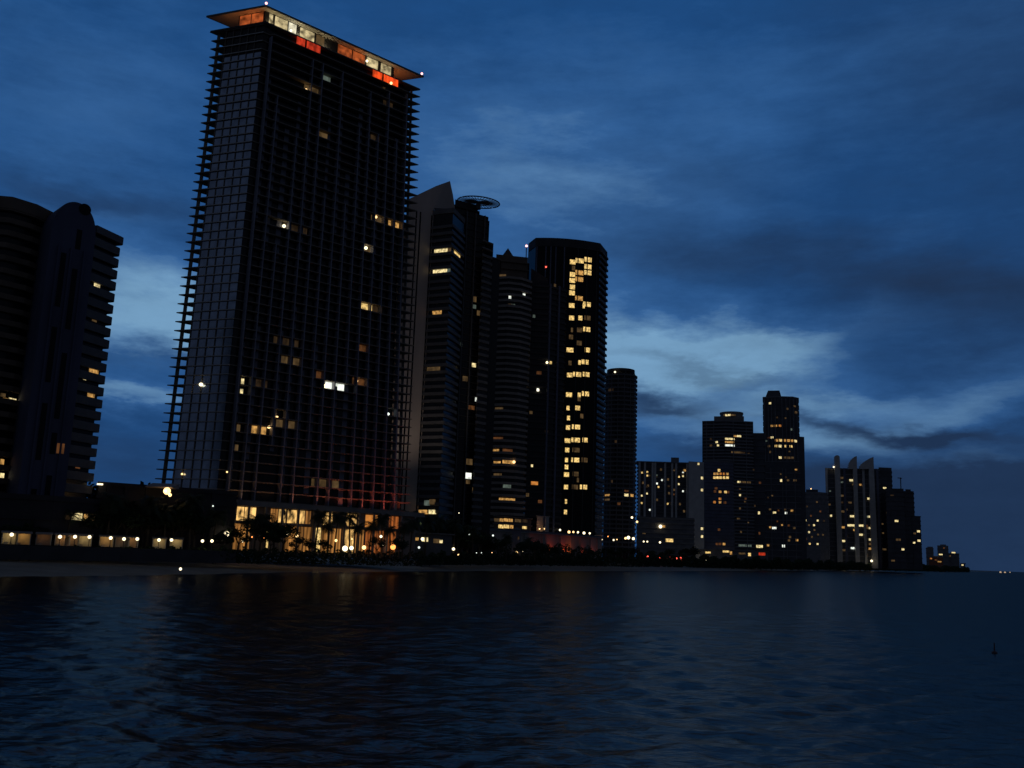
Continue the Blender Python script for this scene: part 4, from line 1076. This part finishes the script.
# small blue pump house on the promenade
P = ccw([xy(512, 533, 440), xy(521, 533, 440), away(xy(521, 533, 440), 4), away(xy(512, 533, 440), 4)])
B = Bld('lifeguard_hut', 'blue-grey hut with hipped roof standing in front of the raised terrace', P, GZ, zat(516, 530, 440), 3, 'hut')
B.walls('blue_stucco')
Q = offset(P, .6); c = cen(P); m = MB(); z_ = B.z1
m.v = [(p[0], p[1], z_) for p in Q] + [(c[0], c[1], zat(516, 527, 440))]; m.f = [(0, 1, 4), (1, 2, 4), (2, 3, 4), (3, 0, 4), (3, 2, 1, 0)]
B.part('roof', 'grey_concrete', m); B.lit([(518.5, 538, 1.5, 3, 'dimmer')], snap=False)

# low grey beach pavilion at foot of the sail tower
P = ccw([xy(415, 540, 360), xy(452, 541, 370), away(xy(452, 541, 370), 12), away(xy(415, 540, 360), 12)])
B = Bld('beach_pavilion', 'small beach pavilion with bright windows below the sail-topped tower', P, GZ, zat(430, 534, 365), 4.5, 'pavilion')
B.walls('grey_concrete'); B.part('roof', 'concrete', MB().prism(offset(P, 1.0), B.z1, B.z1 + .4))
B.lit([(425, 539.5, 6, 4, 'pale'), (436.5, 541, 6, 4, 'dim'), (441, 541.5, 3, 3, 'pale'), (417, 539, 3, 3, 'warm2')], snap=False)

# ================================================================== cabana row with globe lamps, left
seaw = MB()
w0, w1, w2 = xy(-40, 548, 222), xy(120, 549, 238), xy(236, 551, 258)
wz = zat(100, 547.5, 236)
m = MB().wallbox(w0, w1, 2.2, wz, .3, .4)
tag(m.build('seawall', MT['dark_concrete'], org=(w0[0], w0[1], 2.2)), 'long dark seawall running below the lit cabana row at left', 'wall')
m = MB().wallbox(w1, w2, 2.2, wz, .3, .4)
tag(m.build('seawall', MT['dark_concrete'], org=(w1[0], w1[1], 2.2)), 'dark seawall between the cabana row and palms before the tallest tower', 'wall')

def at_z(px, py, d): return at(px, py, d)
def cabana_proto():
    t = thing('beach_cabana', 'x', 'cabana', (0, 0, 0), 'lit cabanas along the left seawall')
    Wc = 3.0
    for sx in (-1, 1): MB().prism([(sx * 1.5 - .1, 0), (sx * 1.5 + .1, 0), (sx * 1.5 + .1, 2.2), (sx * 1.5 - .1, 2.2)], 0, 2.35).build('side_wall', MT['canvas'], t, (0, 0, 0))
    MB().prism([(-1.4, 2.0), (1.4, 2.0), (1.4, 2.2), (-1.4, 2.2)], 0, 2.35).build('back_wall', MT['canvas'], t, (0, 0, 0))
    MB().prism([(-1.8, -.5), (1.8, -.5), (1.8, 2.5), (-1.8, 2.5)], [2.36, 2.36, 2.36, 2.36], [2.5, 2.5, 2.9, 2.9]).build('roof', MT['tan_stucco'], t, (0, 0, 0))
    MB().prism([(-1.1, .6), (-.3, .6), (-.3, 1.9), (-1.1, 1.9)], 0, .45).build('daybed', MT['canvas'], t, (0, 0, 0))
    return t
cpro = cabana_proto(); first = True
CAB = [(9, 'pale'), (22, 'warm'), (43, 'dim'), (62, 'warm2'), (71, 'warm2'), (84, 'pale'), (106, 'warm'), (122, 'dim'), (131, 'warm2'), (159, 'pale'), (176, 'pale')]
GW = {'pale': (1, .68, .26), 'warm': (1, .52, .14), 'warm2': (1, .46, .14), 'dim': (1, .45, .16)}
for i, (px, g) in enumerate(CAB):
    d = 232 + px * .12
    p = at(px, 545, d); lab = 'lit beach cabana on the left seawall, %s from the left in its row' % ORD[i]
    az = math.atan2(p[0], p[1])
    if i == 0: c = cpro; c.location = (p[0], p[1], wz + .1); c.rotation_euler = (0, 0, -az); c['label'] = lab
    else: c = dup(cpro, (p[0], p[1], wz + .1), -az, 1.0, lab)
    q = at(px, 541, d + .5); q2 = at(px, 541, d + 2.2)
    slight('cabana_light', (q[0], q[1], wz + 2.3), (q2[0], q2[1], wz + .9), GW[g], {'pale': 46, 'warm': 46, 'warm2': 26, 'dim': 8}[g], 150, .08)
for j, (px, py) in enumerate([]): pass

def lamp_proto(g, h, rad, name, cat):
    t = thing(name, 'x', cat, (0, 0, 0))
    MB().tube([(0, 0, 0), (0, 0, .25)], [.22, .16], 8).build('base', MT['metal'], t, (0, 0, 0))
    MB().tube([(0, 0, .2), (0, 0, h - rad * .9)], [.09, .06], 6).build('pole', MT['metal'], t, (0, 0, 0))
    MB().ball((0, 0, h), rad).build('globe', L[g], t, (0, 0, 0))
    return t
PRO = {}
def lamp(px, py, d, g, rp, lab, group, name='street_lamp', gz=GZ):
    """a globe lamp whose globe is seen at px, py; rp = globe radius in picture pixels"""
    p = at(px, py, d); h = max(1.0, p[2] - gz); rad = .85 * rp * d / F
    key = (g, round(h * 2) / 2, round(rad * 5) / 5 or .2, name)
    if key not in PRO:
        o = lamp_proto(g, key[1], key[2], name, 'lamp'); PRO[key] = o; o.location = (p[0], p[1], p[2] - key[1])
    else: o = dup(PRO[key], (p[0], p[1], p[2] - key[1]))
    o['label'] = lab; o['group'] = group
    return o
row = [(11.7, 534.6), (60, 536.8), (75, 536.8), (89.5, 537), (110.7, 538), (124, 539), (137.3, 539), (159, 540), (171.5, 540), (202.5, 541), (212, 541)]
for i, (px, py) in enumerate(row):
    lamp(px, py, 229 + px * .12, 'white', 1.5, 'white globe lamp, %s from the left in the row over the cabanas' % ORD[i], 'globe lamps over the cabana row', gz=wz)
lst = [(226.5, 534, 'white', 3.2, 'large square-looking white lamp among the palms at left end of the lobby'), (345, 548.5, 'white', 2.8, 'brightest white lamp on the ground before the tallest tower'), (351.5, 548, 'white', 2.6, 'white lamp just right of brightest one before the tallest tower'),
       (364, 547.5, 'warm', 2.6, 'yellow lamp at ground level in front of lobby right half'), (393, 547, 'orange', 2.8, 'big orange lamp glowing at the lobby right end'), (252, 537, 'orange', .9, 'tiny orange lamp among the dark trees before the lobby'), (263.5, 538, 'orange', .9, 'second tiny orange lamp among the dark trees before the lobby'),
       (288, 534, 'white', 1.6, 'white lamp low behind the trees in middle of the lobby'), (297, 536, 'warm', 1.3, 'small warm lamp right of the white lamp under middle lobby trees'), (336, 540.5, 'warm', 1.5, 'warm lamp under the palms right of lobby middle'), (352, 539, 'warm', 1.0, 'small warm lamp above the brightest ground lamp'), (213, 506, 'cool', 1.2, 'pale lamp high at the left corner of the lobby'),
       (374, 538, 'pale', 1.2, ''), (381, 536.5, 'white', 1.2, 'pale lamp by the palm right of the lobby'), (243, 541, 'white', 1.6, 'white lamp low beside left lobby palms')]
for px, py, g, rp, lab in lst:
    if not lab: continue
    lamp(px, py, 272 + max(0, px - 226) * .05, g, rp, lab, 'lamps before the lobby of the tallest tower')
mid = [(419, 547.5, 'cool', 1.0), (422.5, 539, 'white', 1.6), (443, 541, 'white', .9), (453.5, 549, 'white', 1.9), (458.5, 555, 'warm', .9), (472.5, 555.3, 'white', 1.3), (476.5, 552.8, 'cool', .8), (481.5, 552.8, 'cool', .8), (459, 513, 'white', .8), (492, 552.6, 'warm', .7), (516.5, 552.5, 'dimw', 1.3), (522.5, 552, 'white', 1.0), (469, 534, 'cool', .9), (482, 535, 'cool', .8), (493, 535.5, 'cool', .8), (383, 545, 'white', 1.3)]
for i, (px, py, g, rp) in enumerate(sorted(mid)):
    lamp(px, py, 330 + (px - 400) * .9, 'warm' if g == 'dimw' else g, rp, 'small garden lamp below the sail-topped tower, %s from the left in its group' % ORD[i], 'garden lamps below the sail-topped tower')
ter = [(539.5, 529, 'warm', .9), (544.5, 528.8, 'warm', .9), (560, 530, 'white', 1.4), (569, 532, 'warm', 1.7), (573.4, 532, 'warm', 1.3), (578, 532.3, 'white', 1.1), (584, 533, 'white', 1.4), (589.7, 533.3, 'white', 1.1)]
for i, (px, py, g, rp) in enumerate(ter):
    lamp(px, py, 519 + (px - 540) * 1.1, g, rp, 'terrace lamp above the red-lit wall, %s from the left in its row' % ORD[i], 'lamps along the red-lit terrace', 'terrace_lamp', zq + .5)
r6_ = [(601.6, 539.4, 'white', 1.2), (613.6, 540, 'white', 1.1), (608, 536.5, 'orange', .8), (617, 539.5, 'warm', .8), (625.5, 538.3, 'warm', 1.3), (628.4, 537.6, 'white', 1.9), (633.4, 538.6, 'white', 1.5), (632, 517.5, 'white', 1.2), (637, 521.8, 'warm', 1.3), (643.7, 541.5, 'white', .9), (647.3, 541.6, 'white', .9), (660, 542.4, 'white', 1.2)]
for i, (px, py, g, rp) in enumerate(sorted(r6_)):
    lamp(px, py, 620 + (px - 600) * 2.2, g, rp, 'street lamp below the slim round tower, %s from the left in its group' % ORD[i], 'street lamps below the round tower')
for i, (px, py, rp) in enumerate([(641.8, 556, .9), (647.7, 556.6, .9), (654, 556.5, .6), (659.5, 557.2, 1.2), (665, 557.4, 1.2), (670.6, 557.8, 1.2), (676, 558.5, 1.5), (680.5, 558.2, 1.3)]):
    lamp(px, py, 640 + (px - 640) * 2, 'red', rp, 'red beach lamp below the white mid-rise, %s from the left in its row' % ORD[i], 'red lamps along the beach', 'beach_lamp', 2.0)
fr_ = [(707, 559.5, 'white', 1.7), (724, 559.2, 'white', 1.6), (721, 558.8, 'warm', 1.2), (739, 560, 'warm', .9), (753.7, 560.5, 'white', 1.2), (749.4, 554.5, 'warm', 1.4), (787, 562, 'warm', .7), (797, 561.5, 'warm', 1.2), (811, 564, 'cool', 1.0), (843.7, 565.8, 'white', 1.2), (862.3, 565.6, 'white', 2.0), (859.5, 567.5, 'warm', 1.0), (871.6, 560.9, 'white', 1.3)]
for i, (px, py, g, rp) in enumerate(sorted(fr_)):
    lamp(px, py, 860 + (px - 700) * 4.0, g, rp, 'shore lamp below the distant towers, %s from the left in its group' % ORD[i], 'shore lamps below the distant towers')
fz = [(929, 570, .8), (935, 570, .5), (957, 567, 1.3), (1000.5, 572.3, 1.0), (1005, 572.5, .9), (1010, 572.3, .5)]
for i, (px, py, rp) in enumerate(fz):
    lamp(px, py, 2700 + max(0, px - 930) * 30, 'faint', rp, 'faint far lamp on the horizon shore, %s from the left' % ORD[i], 'far lamps on the horizon shore', gz=2)
# lantern out on the sand
p = at(180.5, 569, 207)
t_ = thing('beach_lantern', 'single small white lantern standing out on the dark sand', 'lantern', (p[0], p[1], .6))
MB().tube([(p[0], p[1], .6), (p[0], p[1], p[2])], .05).build('post', MT['metal'], t_)
MB().ball(p, .3).build('bulb', L['white'], t_)
# buoy
p = at(994.5, 653, 90); kk = 7.0 / (7.0 - p[2]); p = (p[0] * kk, p[1] * kk, 0)
t_ = thing('channel_buoy', 'small dark buoy with upright stick floating alone on the water at right', 'buoy', (p[0], p[1], -.1))
MB().ball((p[0], p[1], .0), .24, 12, 8, .8).build('float', MT['buoy'], t_)
MB().tube([(p[0], p[1], .2), (p[0] + .03, p[1], .85)], [.07, .05]).build('stick', MT['buoy'], t_)

# ================================================================== planting
def palm_mesh(seed, h):
    r = random.Random(seed); tk = MB(); pts = []; bend = r.uniform(-.8, .8); bd = r.uniform(0, 2 * PI)
    for i in range(9):
        t = i / 8; pts.append((bend * t * t * math.cos(bd), bend * t * t * math.sin(bd), h * t))
    tk.tube(pts, [.28 - .12 * (i / 8) for i in range(9)], 7)
    cr = MB(); c = Vector(pts[-1])
    for k in range(40):
        a = 2 * PI * k / 40 + r.uniform(-.15, .15); el = r.uniform(-.35, 1.15); ln = r.uniform(3.0, 4.2)
        prev = c.copy(); d = Vector((math.cos(a) * math.cos(el), math.sin(a) * math.cos(el), math.sin(el)))
        side = Vector((-math.sin(a), math.cos(a), 0)); seg = 9
        for s_ in range(seg):
            nx = prev + d * ln / seg
            t = s_ / seg; w = 1.0 * math.sin(PI * min(1, t * .85 + .15)) + .06
            for sg in (-1, 1):
                tip = (prev + nx) / 2 + side * sg * w + d * .25 - Vector((0, 0, w * .55))
                cr.v += [tuple(prev), tuple(prev + (nx - prev) * .62), tuple(tip)]; o = len(cr.v); cr.f.append((o - 3, o - 2, o - 1))
            prev = nx; d = (d - Vector((0, 0, .17 + .02 * s_))).normalized()
    return tk, cr
def leafball(mb, c, R_, n, sz, r, flat=.7):
    for _ in range(n):
        while True:
            q = Vector((r.uniform(-1, 1), r.uniform(-1, 1), r.uniform(-1, 1)))
            if .25 < q.length < 1: break
        p = Vector(c) + Vector((q.x * R_, q.y * R_, q.z * R_ * flat))
        u = Vector((r.uniform(-1, 1), r.uniform(-1, 1), r.uniform(-.6, .6))).normalized(); v = u.orthogonal().normalized()
        s_ = sz * r.uniform(.6, 1.3)
        mb.quad(tuple(p - u * s_), tuple(p + v * s_ * .55), tuple(p + u * s_), tuple(p - v * s_ * .55))
def tree_mesh(seed):
    r = random.Random(seed); tk = MB(); cr = MB()
    tk.tube([(0, 0, 0), (.1, 0, 1.5), (.05, .1, 3.2)], [.3, .24, .16], 7)
    for k in range(6):
        a = 2 * PI * k / 6 + r.uniform(-.4, .4); l = r.uniform(1.4, 2.8)
        e = (math.cos(a) * l, math.sin(a) * l, 3.2 + r.uniform(.8, 3.2)); tk.tube([(.05, .1, 2.6), (e[0] * .5, e[1] * .5, 2.6 + (e[2] - 2.6) * .6), e], [.12, .08, .04], 5)
        leafball(cr, e, r.uniform(1.2, 1.9), 110, .32, r)
    leafball(cr, (0, 0, 5.8), 1.8, 140, .32, r)
    return tk, cr
def plant(kind, seed, lab, group):
    tk, cr = palm_mesh(seed, 10) if kind == 'palm' else tree_mesh(seed)
    t = thing('palm_tree' if kind == 'palm' else 'broadleaf_tree', lab, 'palm tree' if kind == 'palm' else 'tree', (0, 0, 0), group)
    tk.build('trunk', MT['bark'], t, (0, 0, 0)); cr.build('crown', MT['palm_leaf'] if kind == 'palm' else MT['leaf'], t, (0, 0, 0))
    return t
protos = {}
def put(kind, px, py, d, lab, group, gz=GZ):
    """crown top seen at px, py"""
    p = at(px, py, d); hgt = p[2] - gz; base = 12.0 if kind == 'palm' else 7.6
    sd = random.randint(0, 2); key = (kind, sd)
    if key not in protos: protos[key] = o = plant(kind, 20 + sd, lab, group)
    else: o = dup(protos[key], (0, 0, 0))
    s_ = max(.45, hgt / base)
    o.location = (p[0], p[1], gz - .1); o.rotation_euler = (0, 0, random.uniform(0, 6.28)); o.scale = (s_, s_, s_)
    o['label'] = lab; o['group'] = group
pl_ = [(206, 514), (216, 508), (229, 520), (249, 516), (257, 513), (268, 512), (318, 508), (330, 520), (337, 511), (352, 510), (358, 521), (371, 519), (384, 512), (392, 524), (404, 521), (412, 516)]
for i, (px, py) in enumerate(pl_):
    put('palm', px, py, 268 + (i % 4) * 3 + (px - 206) * .08, 'dark palm before the lit lobby, %s from the left in the palm row' % ORD[i], 'palms before the lobby of the tallest tower')
tl = [(224, 528), (240, 526), (262, 521), (276, 520), (285, 523), (272, 530), (298, 535), (310, 537), (325, 538), (400, 534), (378, 536)]
for i, (px, py) in enumerate(sorted(tl)):
    put('tree', px, py, 266 + (i % 3) * 2 + (px - 206) * .06, 'dark leafy tree before the lit lobby, %s from the left of its kind' % ORD[i], 'leafy trees before the lobby')
tl = [(421, 515), (432, 519), (447, 516), (441, 527), (458, 522), (468, 528), (480, 530), (462, 534), (488, 538), (500, 537), (523, 540), (535, 540), (547, 544), (556, 546)]
for i, (px, py) in enumerate(sorted(tl)):
    put('tree', px, py, 372 + (px - 420) * .55, 'dark tree below the sail-topped tower and red-lit terrace, %s from the left' % ORD[i], 'trees below the sail-topped tower')
pl_ = [(409, 508), (427, 514), (439, 513), (455, 517), (474, 524), (507, 533), (530, 536)]
for i, (px, py) in enumerate(pl_):
    put('palm', px, py, 352 + (px - 410) * .6, 'palm under the sail-topped tower, %s from the left among the palms there' % ORD[i], 'palms below the sail-topped tower')
for i, (px, py, w) in enumerate(((109, 479.5, 'left end'), (149, 481, 'middle'), (160, 480.5, 'right part'))):
    put('tree', px, py, 283 + i * 2, 'tree top showing above the %s of the garage roof' % w, 'trees behind the garage')
tl = [(92, 507), (102, 497), (118, 503), (131, 496), (146, 505), (158, 500), (176, 507), (186, 497), (197, 505), (8, 522), (30, 516), (47, 524)]
for i, (px, py) in enumerate(sorted(tl)):
    put('tree', px, py, 240 + px * .1, 'dark tree rising behind the cabana row, %s from the left' % ORD[i], 'trees behind the cabana row')
pl_ = [(70, 508), (112, 491), (152, 494), (168, 502), (194, 492)]
for i, (px, py) in enumerate(pl_):
    put('palm', px, py, 238 + px * .1, 'palm rising behind the cabana row, %s from the left of its kind' % ORD[i], 'palms behind the cabana row')
tl = [(590, 549), (600, 546), (612, 548), (622, 546), (634, 547), (650, 549), (668, 548), (684, 548), (694, 545)]
for i, (px, py) in enumerate(tl):
    put('tree', px, py, 560 + (px - 590) * 2.4, 'dark tree on the shore right of the red-lit terrace, %s from the left' % ORD[i], 'trees below the round tower')
# hedge along the top of the beach and the far tree line (one mass each)
def belt(name, px0, px1, dfun, ytop, ybot_z, n, sz, seed, hvar):
    r = random.Random(seed); m = MB()
    for _ in range(n):
        px = r.uniform(px0, px1); d = dfun(px) + r.uniform(0, 8)
        top = zat(px, ytop(px), d); hh = ybot_z + (top - ybot_z) * r.uniform(.02, 1) * (1 - hvar + hvar * (.5 + .5 * math.sin(px * .43) * math.sin(px * .171 + 1)))
        x, y, _z = at(px, 550, d)
        u = Vector((r.uniform(-1, 1), r.uniform(-1, 1), r.uniform(-.7, .7))).normalized(); v = u.orthogonal().normalized(); s_ = sz(px) * r.uniform(.6, 1.3); p = Vector((x, y, hh))
        m.quad(tuple(p - u * s_), tuple(p + v * s_ * .55), tuple(p + u * s_), tuple(p - v * s_ * .55))
    o = m.build(name, MT['leaf']); return tag(o, kind='stuff')
tag(belt('hedge', -20, 425, lambda px: 228 + max(0, px) * .12 + max(0, px - 230) * .12, lambda px: 545.5 + max(0, px - 200) * .022, 2.2, 9000, lambda px: .45, 1, .3), 'dark low hedge along the top of the beach', 'hedge')
tag(belt('shore_scrub', 420, 640, lambda px: 330 + (px - 420) * 1.0, lambda px: 549.5 + (px - 420) * .02, 2.2, 6000, lambda px: .7, 2, .5), 'dark scrub along the beach below the middle towers', 'scrub')
tag(belt('terrace_hedge', 486, 604, lambda px: 450 + (px - 486) * .9, lambda px: 535.5 + max(0, px - 505) * .115, 2.6, 5000, lambda px: .6, 6, .3), 'dark planting in front of the red-lit terrace wall', 'hedge')
tag(belt('far_tree_line', 636, 968, lambda px: 620 + (px - 636) * 2.2 + max(0, px - 760) ** 2 * .035, lambda px: 551 + (px - 640) * .047, 2.0, 9000, lambda px: 1.3 + (px - 640) * .008, 3, .45), 'dark tree line along the distant shore', 'tree line')

# ================================================================== sky and light
wd_ = bpy.data.worlds.new('World'); S.world = wd_; wd_.use_nodes = True
nt = wd_.node_tree; nt.nodes.clear()
N = lambda t: nt.nodes.new(t)
def link(a, b): nt.links.new(a, b)
def math_(op, a, b=None, clamp=False):
    n = N('ShaderNodeMath'); n.operation = op; n.use_clamp = clamp
    for i, v in enumerate((a, b)):
        if v is None: continue
        if isinstance(v, (int, float)): n.inputs[i].default_value = v
        else: link(v, n.inputs[i])
    return n.outputs[0]
SUN_EL, SUN_AZ = R(-2.0), R(12)
sky = N('ShaderNodeTexSky'); sky.sky_type = 'NISHITA'; sky.sun_disc = False
sky.sun_elevation = SUN_EL; sky.sun_rotation = SUN_AZ; sky.altitude = 10; sky.air_density = 1.2; sky.dust_density = .6; sky.ozone_density = 4
tc = N('ShaderNodeTexCoord'); sx = N('ShaderNodeSeparateXYZ'); link(tc.outputs['Generated'], sx.inputs[0])
azn = math_('ARCTAN2', sx.outputs['X'], sx.outputs['Y']); eln = math_('ARCSINE', sx.outputs['Z'])
# warped cloud coordinates
def noise(scale, det, ax, ey, rough=.55, seed=0.0):
    cb = N('ShaderNodeCombineXYZ'); link(math_('MULTIPLY', azn, ax), cb.inputs[0]); link(math_('MULTIPLY', eln, ey), cb.inputs[1]); cb.inputs[2].default_value = seed
    n = N('ShaderNodeTexNoise'); n.inputs['Scale'].default_value = scale; n.inputs['Detail'].default_value = det; n.inputs['Roughness'].default_value = rough
    link(cb.outputs[0], n.inputs['Vector']); return n.outputs['Fac']
wA = math_('SUBTRACT', noise(2.2, 4, 1, 2.2, seed=3.3), .5); wE = math_('SUBTRACT', noise(3.0, 7, 1, 2.8, .62, seed=7.7), .5)
azw = math_('ADD', azn, math_('MULTIPLY', wA, .30)); elw = math_('ADD', eln, math_('MULTIPLY', wE, .17))
def blob(px, py, wx, wy, amp, slope=0.0):
    x, y, z = ray(px, py); a0 = math.atan2(x, y); e0 = math.atan2(z, math.hypot(x, y))
    sa_, se_ = wx / F, wy / F
    da = math_('SUBTRACT', azw, a0)
    de = math_('SUBTRACT', math_('SUBTRACT', elw, e0), math_('MULTIPLY', da, slope))
    u = math_('MULTIPLY', da, 1 / sa_); v = math_('MULTIPLY', de, 1 / se_)
    q = math_('ADD', math_('MULTIPLY', u, u), math_('MULTIPLY', v, v))
    return math_('MULTIPLY', math_('EXPONENT', math_('MULTIPLY', q, -1.0)), amp)
def total(lst):
    s_ = None
    for b in lst:
        o = blob(*b); s_ = o if s_ is None else math_('ADD', s_, o)
    return s_
LIGHT = total([(660, 356, 130, 34, 1.05), (560, 330, 150, 100, .32), (135, 322, 130, 34, 1.0), (120, 270, 150, 40, .35), (125, 398, 120, 16, .75), (40, 204, 60, 12, .25), (760, 352, 130, 16, .42, .25), (960, 405, 120, 20, .46, .1), (720, 432, 120, 30, .55), (90, 90, 150, 80, .30), (560, 175, 170, 80, .42), (800, 395, 120, 14, .45, .1),
               (760, 90, 260, 60, .12), (980, 462, 120, 18, .35), (450, 130, 120, 90, .12), (850, 440, 90, 16, .35), (930, 385, 150, 30, .14), (900, 480, 160, 24, .18)])
DARK = total([(60, 182, 130, 24, .6, -.1), (870, 275, 230, 36, .55, -.18), (980, 330, 130, 40, .42), (655, 402, 45, 12, .75), (930, 432, 90, 11, .75, -.1), (690, 180, 100, 30, .25), (1000, 60, 160, 110, .45), (900, 510, 220, 46, .85), (990, 550, 190, 60, 1.0), (820, 415, 70, 8, .5, -.1),
              (120, 470, 150, 45, .6), (690, 458, 80, 16, .5), (700, 370, 70, 9, .45, -.2), (690, 250, 120, 30, .25), (130, 355, 80, 10, .35), (1900, 430, 430, 360, .9)])
st = noise(5.0, 8, 1.0, 3.4, .66, 1.0)
streak = math_('SUBTRACT', st, .5)
fine = math_('SUBTRACT', noise(16, 5, 1.0, 2.2, .65, 5.0), .5)
def mixc(fac, a, b):
    m = N('ShaderNodeMix'); m.data_type = 'RGBA'; m.clamp_factor = True
    if isinstance(fac, (int, float)): m.inputs['Factor'].default_value = fac
    else: link(fac, m.inputs['Factor'])
    for k, v in ((6, a), (7, b)):
        if isinstance(v, tuple): m.inputs[k].default_value = (*v, 1)
        else: link(v, m.inputs[k])
    return m.outputs[2]
def mulc(a, b):
    m = N('ShaderNodeMix'); m.data_type = 'RGBA'; m.blend_type = 'MULTIPLY'; m.inputs['Factor'].default_value = 1
    for k, v in ((6, a), (7, b)):
        if isinstance(v, tuple): m.inputs[k].default_value = (*v, 1)
        else: link(v, m.inputs[k])
    return m.outputs[2]
BG = 0.08
k_ = 1 / BG
# cloud deck: blue twilight light scattered through thin overcast (values are radiance before the background strength)
DECK = tuple(c * k_ for c in (.0130, .072, .225)); BRIGHT = tuple(c * k_ for c in (.170, .335, .525)); GLOOM = tuple(c * k_ for c in (.0135, .033, .083))
MID = tuple(c * k_ for c in (.034, .116, .300))
base = mixc(.08, DECK, sky.outputs[0])
lv = math_('ADD', LIGHT, math_('MULTIPLY', streak, .62), True)
c0_ = mixc(math_('MULTIPLY', lv, 2.4, True), base, MID)
c1_ = mixc(math_('MULTIPLY', math_('SUBTRACT', lv, .38), 1.6, True), c0_, BRIGHT)
c2_ = mixc(math_('ADD', DARK, math_('MULTIPLY', streak, -.7), True), c1_, GLOOM)
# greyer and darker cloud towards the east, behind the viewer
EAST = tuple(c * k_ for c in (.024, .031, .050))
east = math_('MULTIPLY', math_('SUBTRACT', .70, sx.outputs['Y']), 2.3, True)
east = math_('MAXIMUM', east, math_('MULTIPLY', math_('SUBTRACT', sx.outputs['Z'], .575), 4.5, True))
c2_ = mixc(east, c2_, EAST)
gr = math_('ADD', math_('MULTIPLY', fine, .30), 1.0)
cb = N('ShaderNodeCombineColor')
ev = gr
for i in range(3): link(ev, cb.inputs[i])
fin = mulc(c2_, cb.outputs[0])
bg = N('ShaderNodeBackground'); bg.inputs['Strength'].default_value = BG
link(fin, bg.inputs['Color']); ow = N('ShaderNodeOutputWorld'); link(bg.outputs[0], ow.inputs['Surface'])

sl = bpy.data.lights.new('sun', 'SUN'); sl.energy = .012; sl.angle = R(20); sl.color = (1, .85, .75)
so = bpy.data.objects.new('sun', sl); COL.objects.link(so)
sd = Vector((math.sin(SUN_AZ) * math.cos(R(3)), math.cos(SUN_AZ) * math.cos(R(3)), math.sin(R(3))))
so.rotation_euler = (-sd).to_track_quat('-Z', 'Y').to_euler()

wd_.cycles.sampling_method = 'NONE'
S.view_settings.view_transform = 'Standard'; S.view_settings.look = 'None'
S.view_settings.exposure = 0; S.view_settings.gamma = 1; S.view_settings.use_curve_mapping = False
S.cycles.max_bounces = 5; S.cycles.diffuse_bounces = 2; S.cycles.glossy_bounces = 3
S.cycles.use_denoising = True
S.cycles.sample_clamp_indirect = 2
S.render.film_transparent = False
